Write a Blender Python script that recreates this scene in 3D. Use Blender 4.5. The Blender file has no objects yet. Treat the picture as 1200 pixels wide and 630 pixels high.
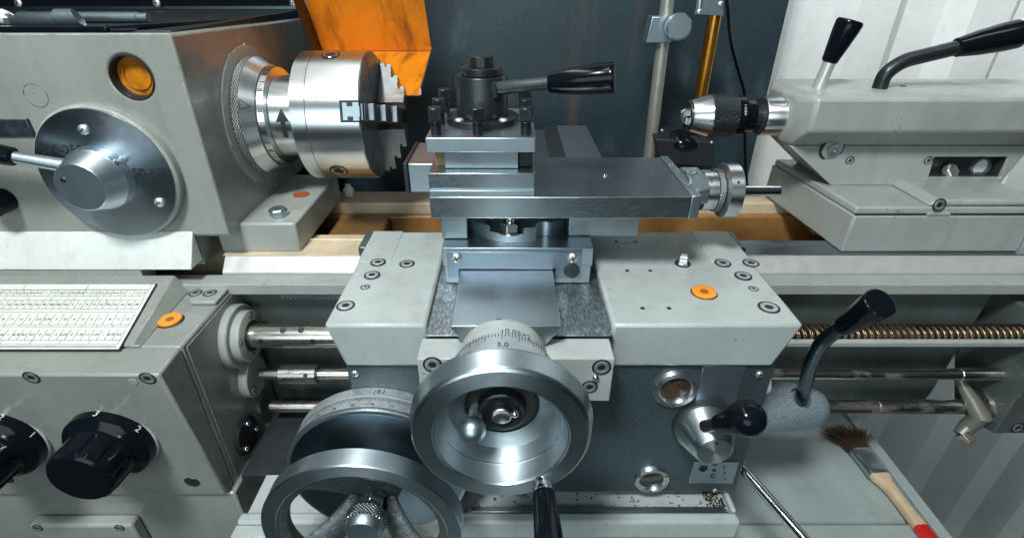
import bpy, bmesh, math, random
from mathutils import Vector, Matrix, Quaternion
random.seed(7)
C = bpy.context.scene.collection
PI = math.pi
F = 607.0                      # focal length of the photograph in its own pixels
PITCH = math.radians(29.6)
CP, SP = math.cos(PITCH), math.sin(PITCH)

def P(u, v, x=None, y=None, z=None):
    """sight line through a photo point, met with the plane x=, y= or z= the thing lies on"""
    a, d = (u - 600) / F, (v - 315) / F
    r = Vector((a, CP - d * SP, -SP - d * CP))
    if x is not None: return r * (x / r.x)
    if y is not None: return r * (y / r.y)
    return r * (z / r.z)

# ------------------------------------------------------------------ materials
def newmat(name):
    m = bpy.data.materials.new(name); m.use_nodes = True
    nt = m.node_tree; b = nt.nodes['Principled BSDF']
    return m, nt, b
def N(nt, t, **kw):
    n = nt.nodes.new(t)
    for k, v in kw.items():
        if k in n.inputs: n.inputs[k].default_value = v
        else: setattr(n, k, v)
    return n
def L(nt, a, ao, b, bi): nt.links.new(a.outputs[ao], b.inputs[bi])
def coords(nt, scale=(1, 1, 1)):
    tc = N(nt, 'ShaderNodeTexCoord'); mp = N(nt, 'ShaderNodeMapping')
    mp.inputs['Scale'].default_value = scale
    L(nt, tc, 'Object', mp, 'Vector'); return mp
def noise(nt, mp, scale, detail=3, rough=.55):
    n = N(nt, 'ShaderNodeTexNoise'); n.inputs['Scale'].default_value = scale
    n.inputs['Detail'].default_value = detail; n.inputs['Roughness'].default_value = rough
    L(nt, mp, 'Vector', n, 'Vector'); return n
def ramp(nt, src, out, p0, p1, c0=(0, 0, 0, 1), c1=(1, 1, 1, 1)):
    r = N(nt, 'ShaderNodeValToRGB'); e = r.color_ramp.elements
    e[0].position = p0; e[1].position = p1; e[0].color = c0; e[1].color = c1
    L(nt, src, out, r, 'Fac'); return r
def mix(nt, fac, a, b, blend='MIX'):
    m = N(nt, 'ShaderNodeMix'); m.data_type = 'RGBA'; m.blend_type = blend
    for sock, v in ((0, fac), (6, a), (7, b)):
        if isinstance(v, tuple) and len(v) == 2 and hasattr(v[0], 'outputs'): nt.links.new(v[0].outputs[v[1]], m.inputs[sock])
        elif sock == 0: m.inputs[0].default_value = v
        else: m.inputs[sock].default_value = tuple(v) + ((1,) if len(v) == 3 else ())
    return m
def bump(nt, b, src, out, strength, dist):
    bp = N(nt, 'ShaderNodeBump'); bp.inputs['Strength'].default_value = strength; bp.inputs['Distance'].default_value = dist
    L(nt, src, out, bp, 'Height'); L(nt, bp, 'Normal', b, 'Normal'); return bp
def sc(c, k): return tuple(min(1, x * k) for x in c)

def paint(name, col, rough=.35, var=.12, specks=.5, dirt=(.12, .11, .09), coat=.0, grain=.00025, gscale=260, wear_glint=1.0):
    m, nt, b = newmat(name); mp = coords(nt)
    n1 = noise(nt, mp, 9, 5); r1 = ramp(nt, n1, 'Fac', .3, .72)
    c = mix(nt, (r1, 'Color'), sc(col, 1 - var), sc(col, 1 + var * .6))
    n4 = noise(nt, mp, 46, 6, .65); r4 = ramp(nt, n4, 'Fac', .52, .78)                 # greasy smudges
    s4 = N(nt, 'ShaderNodeMath', operation='MULTIPLY'); L(nt, r4, 'Color', s4, 0); s4.inputs[1].default_value = .34
    c0 = mix(nt, (s4, 'Value'), (c, 2), sc(col, .62))
    mpr = coords(nt, (1, 1, .10)); n8 = noise(nt, mpr, 42, 5, .6); r8 = ramp(nt, n8, 'Fac', .50, .74)
    s8 = N(nt, 'ShaderNodeMath', operation='MULTIPLY'); L(nt, r8, 'Color', s8, 0); s8.inputs[1].default_value = .30 * (1 if wear_glint else 0)
    c0 = mix(nt, (s8, 'Value'), (c0, 2), tuple(x * .55 + y * .12 for x, y in zip(col, dirt)))
    n2 = noise(nt, mp, 330, 2, .5); n2b = noise(nt, mp, 21, 2)
    mu = N(nt, 'ShaderNodeMath', operation='MULTIPLY'); L(nt, n2, 'Fac', mu, 0); L(nt, n2b, 'Fac', mu, 1)
    r2 = ramp(nt, mu, 'Value', .445 - .02 * specks, .475 - .02 * specks)
    s2 = N(nt, 'ShaderNodeMath', operation='MULTIPLY'); L(nt, r2, 'Color', s2, 0); s2.inputs[1].default_value = .7
    c2 = mix(nt, (s2, 'Value'), (c0, 2), dirt)
    if wear_glint:                                                                          # rubbed and chipped edges, with pale edge highlights painted into the colour
        bv = N(nt, 'ShaderNodeBevel'); bv.samples = 4; bv.inputs['Radius'].default_value = .0022
        ge = N(nt, 'ShaderNodeNewGeometry'); dt = N(nt, 'ShaderNodeVectorMath', operation='DOT_PRODUCT'); L(nt, bv, 0, dt, 0); L(nt, ge, 'Normal', dt, 1)
        iv = N(nt, 'ShaderNodeMath', operation='SUBTRACT'); iv.inputs[0].default_value = 1; L(nt, dt, 'Value', iv, 1)
        ed = ramp(nt, iv, 'Value', .01, .10)
        n6 = noise(nt, mp, 70, 5, .7); r6 = ramp(nt, n6, 'Fac', .50, .60)
        n7 = noise(nt, mp, 120, 5, .7); r7 = ramp(nt, n7, 'Fac', .55, .62)
        m6 = N(nt, 'ShaderNodeMath', operation='MULTIPLY'); L(nt, ed, 'Color', m6, 0); L(nt, r6, 'Color', m6, 1)
        m6b = N(nt, 'ShaderNodeMath', operation='MULTIPLY'); L(nt, m6, 0, m6b, 0); m6b.inputs[1].default_value = .55 * wear_glint
        m7 = N(nt, 'ShaderNodeMath', operation='MULTIPLY'); L(nt, ed, 'Color', m7, 0); L(nt, r7, 'Color', m7, 1)
        m7b = N(nt, 'ShaderNodeMath', operation='MULTIPLY'); L(nt, m7, 0, m7b, 0); m7b.inputs[1].default_value = .8 * wear_glint
        c3 = mix(nt, (m6b, 'Value'), (c2, 2), (.70, .74, .73)); c2 = mix(nt, (m7b, 'Value'), (c3, 2), (.06, .065, .06))
    L(nt, c2, 2, b, 'Base Color')
    n3 = noise(nt, mp, 17, 6, .65); r3 = ramp(nt, n3, 'Fac', .35, .68, (rough * .6,) * 3 + (1,), (min(1, rough * 1.5),) * 3 + (1,))
    L(nt, r3, 'Color', b, 'Roughness')
    n5 = noise(nt, mp, gscale, 2); bump(nt, b, n5, 'Fac', .5, grain)
    b.inputs['Coat Weight'].default_value = coat; b.inputs['Coat Roughness'].default_value = .12
    return m

def steel(name, col=(.56, .6, .62), rough=.28, aniso=None, stretch=(1, 1, 1), amp=.00012, stain=0.0, stcol=(.16, .09, .045), blot=.12, nscale=90):
    m, nt, b = newmat(name); b.inputs['Metallic'].default_value = 1
    mp = coords(nt, stretch); mp0 = coords(nt)
    n1 = noise(nt, mp, nscale, 4, .6); n0 = noise(nt, mp0, 22, 4)
    c = mix(nt, (ramp(nt, n0, 'Fac', .3, .7), 'Color'), sc(col, 1 - blot), sc(col, 1 + blot))
    cc = c
    if stain:
        mps = coords(nt, (.35, 1, 1)); n2 = noise(nt, mps, 30, 4, .6); r2 = ramp(nt, n2, 'Fac', .62 - .2 * stain, .76 - .14 * stain)
        c2 = mix(nt, (r2, 'Color'), (c, 2), stcol); cc = c2
        r3 = ramp(nt, n2, 'Fac', .62 - .2 * stain, .76 - .14 * stain, (1, 1, 1, 1), (.35,) * 3 + (1,)); L(nt, r3, 'Color', b, 'Metallic')
    L(nt, cc, 2, b, 'Base Color')
    k0, k1 = (.94, 1.08) if aniso else (.8, 1.3)
    rr = ramp(nt, n1, 'Fac', .25, .75, (rough * k0,) * 3 + (1,), (min(1, rough * k1),) * 3 + (1,)); L(nt, rr, 'Color', b, 'Roughness')
    if amp: bump(nt, b, n1, 'Fac', .6, amp)
    if aniso:
        tg = N(nt, 'ShaderNodeTangent'); tg.direction_type = 'RADIAL'; tg.axis = aniso
        b.inputs['Anisotropic'].default_value = .7; b.inputs['Anisotropic Rotation'].default_value = .25; L(nt, tg, 'Tangent', b, 'Tangent')
    return m

def plain(name, col, rough=.4, metal=0, coat=0, grain=0.0, gscale=300, var=.15):
    m, nt, b = newmat(name); mp = coords(nt)
    n = noise(nt, mp, 35, 4); c = mix(nt, (n, 'Fac'), sc(col, 1 - var), sc(col, 1 + var)); L(nt, c, 2, b, 'Base Color')
    b.inputs['Metallic'].default_value = metal
    rr = ramp(nt, noise(nt, mp, 60, 3), 'Fac', .3, .7, (rough * .8,) * 3 + (1,), (min(1, rough * 1.25),) * 3 + (1,)); L(nt, rr, 'Color', b, 'Roughness')
    b.inputs['Coat Weight'].default_value = coat; b.inputs['Coat Roughness'].default_value = .05
    if grain: bump(nt, b, noise(nt, mp, gscale, 2), 'Fac', .6, grain)
    return m

def hammered(name, col, scale=420, dist=.0006, rough=.32):
    m, nt, b = newmat(name); mp = coords(nt)
    v = noise(nt, mp, scale, 2, .5)
    n = noise(nt, mp, 12, 4)
    c = mix(nt, (ramp(nt, n, 'Fac', .3, .7), 'Color'), sc(col, .82), sc(col, 1.15))
    r = ramp(nt, v, 'Fac', .36, .5); c2 = mix(nt, (r, 'Color'), sc(col, .30), (c, 2)); L(nt, c2, 2, b, 'Base Color')
    b.inputs['Roughness'].default_value = rough
    bump(nt, b, v, 'Fac', .6, dist); return m

def knurl(name, axis, n, k, col=(.42, .46, .48), rough=.3, dist=.0005):
    """crossed diagonal grooves round the axis that runs through the thing's origin"""
    m, nt, b = newmat(name); b.inputs['Metallic'].default_value = 1
    tc = N(nt, 'ShaderNodeTexCoord'); sx = N(nt, 'ShaderNodeSeparateXYZ'); L(nt, tc, 'Object', sx, 0)
    o = {'X': ('Y', 'Z'), 'Y': ('X', 'Z'), 'Z': ('X', 'Y')}[axis]
    at = N(nt, 'ShaderNodeMath', operation='ARCTAN2'); L(nt, sx, o[0], at, 0); L(nt, sx, o[1], at, 1)
    A = N(nt, 'ShaderNodeMath', operation='MULTIPLY'); L(nt, at, 0, A, 0); A.inputs[1].default_value = n
    B = N(nt, 'ShaderNodeMath', operation='MULTIPLY'); L(nt, sx, axis, B, 0); B.inputs[1].default_value = k
    ws = []
    for op in ('ADD', 'SUBTRACT'):
        s = N(nt, 'ShaderNodeMath', operation=op); L(nt, A, 0, s, 0); L(nt, B, 0, s, 1)
        w = N(nt, 'ShaderNodeMath', operation='SINE'); L(nt, s, 0, w, 0); ws.append(w)
    h = N(nt, 'ShaderNodeMath', operation='ADD'); L(nt, ws[0], 0, h, 0); L(nt, ws[1], 0, h, 1)
    r = ramp(nt, h, 'Value', 0, 1); r.color_ramp.elements[0].position = .0
    c = mix(nt, (r, 'Color'), sc(col, .35), col); L(nt, c, 2, b, 'Base Color')
    b.inputs['Roughness'].default_value = rough
    bump(nt, b, h, 'Value', .8, dist); return m

M = {}
def mats():
    M['grey'] = paint('grey machine paint', (.335, .36, .338), .36, specks=.9)
    M['head'] = paint('grey headstock paint', (.285, .302, .278), .28, coat=.5, specks=.8)
    M['pale'] = paint('pale saddle paint', (.40, .445, .435), .34, coat=.15, specks=.9)
    M['chart'] = paint('chart enamel', (.74, .75, .70), .22, .08, .6, (.3, .26, .18), coat=.4, wear_glint=0)
    M['white'] = paint('white enamel', (.70, .73, .71), .35, .07, .6)
    M['wall'] = paint('white wall paint', (.72, .76, .75), .45, .06, -4, wear_glint=0)
    M['rust_shade_grey'] = paint('oily and shade grey paint', (.085, .105, .102), .36, .3, 1.6, (.10, .05, .025))
    M['cream'] = paint('oily cream paint', (.32, .165, .055), .34, .7, 2.2, (.09, .045, .015), coat=.3)
    M['creamtop'] = paint('cream filler', (.62, .50, .35), .5, .3, 1.8, (.16, .08, .04))
    M['orange'] = paint('orange guard paint', (.82, .27, .010), .38, .16, 1.2, (.12, .035, .008))
    M['hammer'] = hammered('blue grey hammered paint', (.048, .072, .082), 850, .0004, .34)
    M['hammer_pale'] = hammered('pale hammered paint', (.21, .26, .29), 760, .0005)
    M['guard'] = hammered('dark splash guard paint', (.022, .043, .055), 420, .0004, .42)
    M['steel'] = steel('ground steel', (.36, .42, .45), .32, stretch=(1, 6, 6), amp=.00003, nscale=160)
    M['way_bright'] = plain('polished way', (.62, .63, .60), .38, .5, 0, 0, 300, .08)
    M['bowl'] = steel('turned dish', (.40, .46, .49), .5, 'Y', stretch=(1, 9, 1), amp=0, nscale=60, blot=.05)
    M['dial_bright'] = steel('bright dial', (.72, .78, .82), .5, stretch=(1, 1, 1), amp=0, nscale=300, blot=.05)
    M['rod_blue'] = steel('blued lever rod', (.13, .17, .20), .28, stretch=(1, 1, 1), amp=0, blot=.1)
    M['head_steel'] = steel('screw head steel', (.70, .73, .73), .5, stretch=(1, 1, 1), amp=0, blot=.1)
    M['arm'] = plain('dirty cast arm', (.20, .20, .17), .4, .4, 0, .0004, 200, .4)
    M['post'] = plain('dull steel post', (.40, .40, .36), .34, .6, 0, 0, 300, .2)
    M['drum'] = steel('dark drum face', (.17, .24, .29), .34, 'Y', stretch=(1, 1, 1), amp=0, blot=.04)
    M['jaw'] = steel('jaw steel', (.19, .21, .225), .32, stretch=(1, 1, 1), amp=.00004, stain=.1)
    M['steel_y'] = steel('ground steel along depth', (.52, .57, .60), .33, stretch=(6, 1, 6), amp=.00003, nscale=160)
    M['steel_dark'] = steel('dim steel', (.33, .39, .42), .36, stretch=(1, 4, 4), amp=.00004, stain=.15, stcol=(.08, .07, .06))
    M['way'] = steel('scraped way', (.44, .49, .52), .38, stretch=(1, 1, 1), amp=.0003, nscale=160, blot=.2)
    m = M['way']; nt = m.node_tree; b = nt.nodes['Principled BSDF']; old = b.inputs['Base Color'].links[0].from_socket      # scraping marks
    for k, (s3, rot) in enumerate((((3, 1, 1), .7), ((3, 1, 1), -.8))):
        mp = coords(nt, s3); mp.inputs['Rotation'].default_value[2] = rot; n = noise(nt, mp, 130, 2); r = ramp(nt, n, 'Fac', .5, .6)
        mx = N(nt, 'ShaderNodeMix'); mx.data_type = 'RGBA'; mx.blend_type = 'MULTIPLY' if k else 'MIX'; mm = N(nt, 'ShaderNodeMath', operation='MULTIPLY'); L(nt, r, 'Color', mm, 0); mm.inputs[1].default_value = .6
        nt.links.new(mm.outputs[0], mx.inputs[0]); nt.links.new(old, mx.inputs[6]); mx.inputs[7].default_value = (.45, .5, .54, 1) if k else (.86, .9, .92, 1); old = mx.outputs[2]
    nt.links.new(old, b.inputs['Base Color'])
    M['turn_x'] = steel('turned steel x', (.70, .73, .74), .3, 'X', stretch=(9, 1, 1), amp=0, nscale=60, blot=.04)
    M['turn_y'] = steel('turned steel y', (.64, .70, .73), .38, 'Y', stretch=(1, 9, 1), amp=0, nscale=60, blot=.05)
    M['satin'] = steel('satin aluminium', (.45, .54, .60), .38, stretch=(1, 1, 1), amp=0, nscale=900, blot=.07)
    M['satin_y'] = steel('satin turned aluminium', (.55, .64, .70), .36, 'Y', stretch=(1, 5, 1), amp=0, nscale=70, blot=.12)
    M['chrome'] = steel('chrome', (.74, .76, .77), .14, stretch=(1, 1, 1), amp=0)
    M['rusty'] = steel('oily rusted steel', (.50, .48, .45), .28, stretch=(1, 4, 4), amp=.00001, stain=.5, stcol=(.13, .065, .03))
    M['rod'] = steel('drawn rod', (.66, .63, .58), .24, stretch=(.3, 6, 6), amp=0, stain=.28, stcol=(.17, .09, .045))
    M['screw'] = steel('lead screw steel', (.20, .15, .10), .34, stretch=(1, 1, 1), stain=.4, stcol=(.03, .017, .01))
    M['cast'] = plain('rough cast iron', (.10, .115, .12), .46, .6, 0, .003, 120, .6)
    M['blued'] = plain('blued steel', (.035, .042, .046), .34, .6, 0, .0003, 400, .3)
    M['black'] = plain('black plastic', (.004, .006, .009), .13, 0, 0)
    M['black'].node_tree.nodes['Principled BSDF'].inputs['Specular IOR Level'].default_value = .16
    M['blackm'] = plain('matt black', (.012, .016, .019), .5, 0, 0, .0003)
    M['swarf'] = plain('swarf', (.07, .055, .04), .4, .5, 0, 0, 300, .6)
    M['dark'] = plain('oily dark metal and shade', (.03, .036, .038), .45, .3, 0, .0004)
    M['plug'] = plain('orange plastic', (.9, .30, .015), .35, 0, .2, 0, 300, .08)
    M['plug_dull'] = plain('grimy orange plastic', (.32, .09, .02), .5)
    M['red'] = plain('red lacquer', (.55, .015, .012), .3, 0, .4)
    M['ink'] = plain('ink', (.012, .016, .02), .5)
    M['inkw'] = plain('white ink', (.8, .85, .85), .5)
    M['dial'] = steel('dark anodised dial', (.24, .30, .36), .36, stretch=(1, 1, 1), amp=0, blot=.06)
    M['dial_y'] = steel('turned dial plate', (.40, .47, .53), .34, 'Y', stretch=(1, 1, 1), amp=0, blot=.05)
    M['brass'] = steel('amber brass rod', (.62, .26, .04), .3, stretch=(6, 6, 1), amp=.0001)
    M['wood'] = paint('raw wood', (.62, .46, .30), .55, .35, 2.2, (.16, .06, .02))
    M['hair'] = plain('brush bristle', (.060, .034, .017), .5, 0, 0, 0, 300, .6)
    M['sheet'] = paint('stand paint', (.34, .40, .395), .4, .12, 1.0)
    M['knurl_x'] = knurl('knurled steel', 'X', 80, 1900, (.62, .66, .68), .42)
    M['knurl_c'] = knurl('knurled chuck sleeve', 'X', 46, 1500, (.10, .12, .13))
    M['knurl_y'] = knurl('knurled knob', 'Y', 30, 1900, (.55, .6, .62))
    M['knurl_s'] = knurl('knurled dial', 'X', 40, 2400, (.5, .54, .56), .3, .0003)
    m, nt, b = newmat('amber glass'); mp = coords(nt)
    c = mix(nt, (ramp(nt, noise(nt, mp, 30, 4), 'Fac', .3, .7), 'Color'), (.20, .055, .004), (.75, .27, .015)); L(nt, c, 2, b, 'Base Color')
    b.inputs['Roughness'].default_value = .25; b.inputs['Coat Weight'].default_value = 1; b.inputs['Coat Roughness'].default_value = .03; M['amber'] = m
    m, nt, b = newmat('oily sight glass'); mp = coords(nt)
    c = mix(nt, (ramp(nt, noise(nt, mp, 45, 4), 'Fac', .4, .7), 'Color'), (.018, .018, .017), (.10, .06, .028)); L(nt, c, 2, b, 'Base Color')
    b.inputs['Roughness'].default_value = .2; b.inputs['Coat Weight'].default_value = 1; b.inputs['Coat Roughness'].default_value = .02; M['oil'] = m
mats()

def guard_drips():
    m = M['guard']; nt = m.node_tree; b = nt.nodes['Principled BSDF']
    old = b.inputs['Base Color'].links[0].from_socket
    for sc_, thr, col, k in (((1, 1, .05), .60, (.085, .062, .045), .7), ((1, 1, .5), .56, (.075, .105, .12), .6)):
        mp = coords(nt, sc_); n = noise(nt, mp, 13, 5, .6); r = ramp(nt, n, 'Fac', thr, thr + .16)
        s = N(nt, 'ShaderNodeMath', operation='MULTIPLY'); L(nt, r, 'Color', s, 0); s.inputs[1].default_value = k
        mx = N(nt, 'ShaderNodeMix'); mx.data_type = 'RGBA'; nt.links.new(s.outputs[0], mx.inputs[0]); nt.links.new(old, mx.inputs[6]); mx.inputs[7].default_value = col + (1,); old = mx.outputs[2]
    nt.links.new(old, b.inputs['Base Color'])
guard_drips()
# orange guard: long rusty streaks that run down the sheet
def guard_streaks():
    m = M['orange']; nt = m.node_tree; b = nt.nodes['Principled BSDF']
    old = b.inputs['Base Color'].links[0].from_socket
    mp = coords(nt, (1, .35, .22)); n = noise(nt, mp, 34, 6, .62); r = ramp(nt, n, 'Fac', .50, .70)
    s = N(nt, 'ShaderNodeMath', operation='MULTIPLY'); L(nt, r, 'Color', s, 0); s.inputs[1].default_value = .72
    mx = N(nt, 'ShaderNodeMix'); mx.data_type = 'RGBA'; nt.links.new(s.outputs[0], mx.inputs[0]); nt.links.new(old, mx.inputs[6]); mx.inputs[7].default_value = (.10, .03, .008, 1)
    nt.links.new(mx.outputs[2], b.inputs['Base Color'])
guard_streaks()

# ------------------------------------------------------------------ mesh building
class MB:
    def __init__(s): s.bm = bmesh.new(); s.mi = 0
    def faces(s, vs, fs):
        v = [s.bm.verts.new(p) for p in vs]; out = []
        for f in fs:
            try:
                g = s.bm.faces.new([v[i] for i in f]); g.material_index = s.mi; out.append(g)
            except ValueError: pass
        return v
    def hexa(s, b, t):
        return s.faces(list(b) + list(t), [(3, 2, 1, 0), (4, 5, 6, 7), (0, 1, 5, 4), (1, 2, 6, 5), (2, 3, 7, 6), (3, 0, 4, 7)])
    def box(s, x0, x1, y0, y1, z0, z1):
        r = [(x0, y0), (x1, y0), (x1, y1), (x0, y1)]
        return s.hexa([(x, y, z0) for x, y in r], [(x, y, z1) for x, y in r])
    def obox(s, c, e1, e2, e3):
        c, e1, e2, e3 = Vector(c), Vector(e1), Vector(e2), Vector(e3)
        b = [c - e1 - e2 - e3, c + e1 - e2 - e3, c + e1 + e2 - e3, c - e1 + e2 - e3]
        return s.hexa(b, [p + 2 * e3 for p in b])
    def prism(s, poly, axis, a, b, b_off=(0, 0)):
        def pt(p, q, off=(0, 0)):
            p = (p[0] + off[0], p[1] + off[1])
            return {'X': (q, p[0], p[1]), 'Y': (p[0], q, p[1]), 'Z': (p[0], p[1], q)}[axis]
        n = len(poly)
        return s.faces([pt(p, a) for p in poly] + [pt(p, b, b_off) for p in poly],
                [tuple(range(n))[::-1], tuple(range(n, 2 * n))] + [(i, (i + 1) % n, n + (i + 1) % n, n + i) for i in range(n)])
    def lathe(s, prof, o, d=(1, 0, 0), n=48, cap=True, ref=None):
        """prof: (distance along d from o, radius)"""
        o, d = Vector(o), Vector(d).normalized()
        e = Vector(ref) if ref else (Vector((0, 0, 1)) if abs(d.z) < .9 else Vector((1, 0, 0)))
        e = (e - d * e.dot(d)).normalized(); f = d.cross(e)
        rings = []
        for a, r in prof:
            rings.append([s.bm.verts.new(o + d * a + (e * math.cos(2 * PI * k / n) + f * math.sin(2 * PI * k / n)) * max(r, 1e-6)) for k in range(n)])
        for A, B in zip(rings, rings[1:]):
            for k in range(n):
                g = s.bm.faces.new((A[k], A[(k + 1) % n], B[(k + 1) % n], B[k])); g.material_index = s.mi
        if cap:
            for r, rev in ((rings[0], True), (rings[-1], False)):
                g = s.bm.faces.new(r[::-1] if rev else r); g.material_index = s.mi
        return s
    def ringlathe(s, prof, o, d, n=64):
        """closed profile (a solid ring)"""
        s.lathe(list(prof) + [prof[0]], o, d, n, cap=False); return s
    def tube(s, pts, rad, n=14):
        pts = [Vector(p) for p in pts]; rad = rad if hasattr(rad, '__len__') else [rad] * len(pts)
        t0 = (pts[1] - pts[0]).normalized(); e = t0.orthogonal().normalized(); rings = []
        for i, p in enumerate(pts):
            t = (pts[min(i + 1, len(pts) - 1)] - pts[max(i - 1, 0)]).normalized()
            e = (e - t * e.dot(t)).normalized(); f = t.cross(e)
            rings.append([s.bm.verts.new(p + (e * math.cos(2 * PI * k / n) + f * math.sin(2 * PI * k / n)) * rad[i]) for k in range(n)])
        for A, B in zip(rings, rings[1:]):
            for k in range(n):
                g = s.bm.faces.new((A[k], A[(k + 1) % n], B[(k + 1) % n], B[k])); g.material_index = s.mi
        for r, rev in ((rings[0], True), (rings[-1], False)):
            g = s.bm.faces.new(r[::-1] if rev else r); g.material_index = s.mi
        return s
    def ball(s, c, r, seg=20, squash=(1, 1, 1)):
        r0 = bmesh.ops.create_uvsphere(s.bm, u_segments=seg, v_segments=seg // 2, radius=r)
        for v in r0['verts']: v.co = Vector((v.co.x * squash[0], v.co.y * squash[1], v.co.z * squash[2])) + Vector(c)
        for v in r0['verts']:
            for f in v.link_faces: f.material_index = s.mi
        return s
    def mesh(s, name, sharp=35):
        bmesh.ops.remove_doubles(s.bm, verts=s.bm.verts, dist=1e-6)
        bmesh.ops.recalc_face_normals(s.bm, faces=s.bm.faces)
        me = bpy.data.meshes.new(name); s.bm.to_mesh(me); s.bm.free()
        me.shade_smooth(); me.set_sharp_from_angle(angle=math.radians(sharp))
        return me

def origin_of(p):
    v = Vector((0, 0, 0))
    while p is not None: v += p.location; p = p.parent
    return v
def put(name, me, mat, parent=None, base=None, bevel=0.0, label=None, seg=2):
    o = bpy.data.objects.new(name, me); C.objects.link(o)
    for m in (mat if isinstance(mat, (list, tuple)) else [mat]): me.materials.append(M[m])
    if parent is not None:
        o.parent = parent; me.transform(Matrix.Translation(-origin_of(parent)))
    elif base is not None:
        me.transform(Matrix.Translation(-Vector(base))); o.location = base
    if bevel:
        b = o.modifiers.new('edge', 'BEVEL'); b.width = bevel; b.segments = seg; b.limit_method = 'ANGLE'; b.angle_limit = math.radians(38)
        b.use_clamp_overlap = True
    if label: o['label'] = label
    return o
def part(name, mb, mat, parent, bevel=0.0, label=None, sharp=35): return put(name, mb.mesh(name, sharp), mat, parent, None, bevel, label)
def thing(name, label, cat, loc, group=None):
    o = bpy.data.objects.new(name, None); C.objects.link(o); o.location = loc; o.empty_display_size = .02
    o['label'] = label; o['category'] = cat
    if group: o['group'] = group
    return o
def solo(name, mb, mat, label, cat, base, bevel=0.0, group=None):
    o = put(name, mb.mesh(name), mat, None, base, bevel); o['label'] = label; o['category'] = cat
    if group: o['group'] = group
    return o
def carve(o, cutters):
    """cut real openings into a part; cutters are MB solids in world space"""
    w = origin_of(o.parent) if o.parent else o.location
    tmp = []
    bevel = o.modifiers.get('edge'); bw = bevel.width if bevel else 0
    if bevel: o.modifiers.remove(bevel)
    for mb in cutters:
        me = mb.mesh('cutter'); me.transform(Matrix.Translation(-w))
        c = bpy.data.objects.new('cutter', me); C.objects.link(c); c.location = w
        md = o.modifiers.new('cut', 'BOOLEAN'); md.object = c; md.operation = 'DIFFERENCE'; md.solver = 'EXACT'; tmp.append(c)
    bpy.context.view_layer.update()
    dg = bpy.context.evaluated_depsgraph_get()
    me = bpy.data.meshes.new_from_object(o.evaluated_get(dg)); o.modifiers.clear()
    me.shade_smooth(); me.set_sharp_from_angle(angle=math.radians(35)); o.data = me
    for c in tmp: bpy.data.objects.remove(c)
    if bw:
        b = o.modifiers.new('edge', 'BEVEL'); b.width = bw; b.segments = 2; b.limit_method = 'ANGLE'; b.angle_limit = math.radians(38)
    return o
def place(name, me, parent, loc, normal=None, spin=0.0, label=None, scale=1.0):
    """a part that shares its mesh with its likes; the mesh's +Z is turned to the normal"""
    o = bpy.data.objects.new(name, me); C.objects.link(o); o.parent = parent
    o.location = Vector(loc) - origin_of(parent)
    q = Vector((0, 0, 1)).rotation_difference(Vector(normal or (0, 0, 1)).normalized())
    o.rotation_euler = (q @ Quaternion((0, 0, 1), spin)).to_euler(); o.scale = (scale,) * 3
    if label: o['label'] = label
    return o
FB = None
def glyphs(body, size, bold=0.0):
    cu = bpy.data.curves.new('txt', 'FONT'); cu.body = body; cu.size = size; cu.align_x = 'CENTER'; cu.align_y = 'CENTER'
    cu.extrude = .00006; cu.offset = bold; cu.resolution_u = 3
    o = bpy.data.objects.new('txt', cu); C.objects.link(o); bpy.context.view_layer.update()
    me = bpy.data.meshes.new_from_object(o.evaluated_get(bpy.context.evaluated_depsgraph_get()))
    bpy.data.objects.remove(o); bpy.data.curves.remove(cu); return me
def lettering(name, body, size, at, right, up, mat, parent, bold=0.0, wrap=None):
    """flat writing at a point, or wrapped round a cylinder of radius wrap under the point"""
    me = glyphs(body, size, bold)
    r, u = Vector(right).normalized(), Vector(up).normalized(); n = r.cross(u); at = Vector(at)
    for v in me.vertices:
        x, y, z = v.co
        if wrap:
            a = x / wrap; v.co = at + r * (wrap * math.sin(a)) + u * y + n * (wrap * (math.cos(a) - 1) + z + .0001)
        else: v.co = at + r * x + u * y + n * (z + .0002)
    return put(name, me, mat, parent)

def screw_mesh(name, R, socket=.5, gap=1.28, kind='hex', h=.0008):
    mb = MB(); mb.mi = 1
    mb.lathe([(0, R * gap), (h * .35, R * gap), (h * .36, R * .9)], (0, 0, 0), (0, 0, 1), 28)
    mb.mi = 0
    mb.ringlathe([(0, R * socket), (h * .9, R * socket), (h, R * (socket + .06)), (h, R * .9), (h * .7, R), (0, R)], (0, 0, 0), (0, 0, 1), 28)
    mb.mi = 1
    if kind == 'hex': mb.lathe([(h * .3, R * socket * 1.05), (h * .45, R * socket * 1.05)], (0, 0, 0), (0, 0, 1), 6)
    else:
        mb.lathe([(h * .3, R * socket * 1.05), (h * .45, R * socket * 1.05)], (0, 0, 0), (0, 0, 1), 12)
    me = mb.mesh(name); me.materials.append(M['head_steel']); me.materials.append(M['ink']); return me
def pan_mesh(name, R, kind='cross'):
    mb = MB(); mb.lathe([(0, R), (R * .25, R), (R * .5, R * .78), (R * .62, R * .4), (R * .64, .0001)], (0, 0, 0), (0, 0, 1), 20)
    mb.mi = 1; w = R * .13
    mb.box(-R * .62, R * .62, -w, w, R * .3, R * .66)
    if kind == 'cross': mb.box(-w, w, -R * .62, R * .62, R * .3, R * .662)
    me = mb.mesh(name); me.materials.append(M['head_steel']); me.materials.append(M['ink']); return me
SOCKET = screw_mesh('socket_screw', .0072, .52)
SMALL = screw_mesh('small_screw', .0042, .5)
PAN = pan_mesh('pan_screw', .0042)
SLOT = pan_mesh('slot_screw', .0046, 'slot')
def hexnut(mb, c, R, h, d=(0, 0, 1), ref=None):
    mb.lathe([(0, R), (h * .82, R), (h, R * .86)], c, d, 6, ref=ref)
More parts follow.
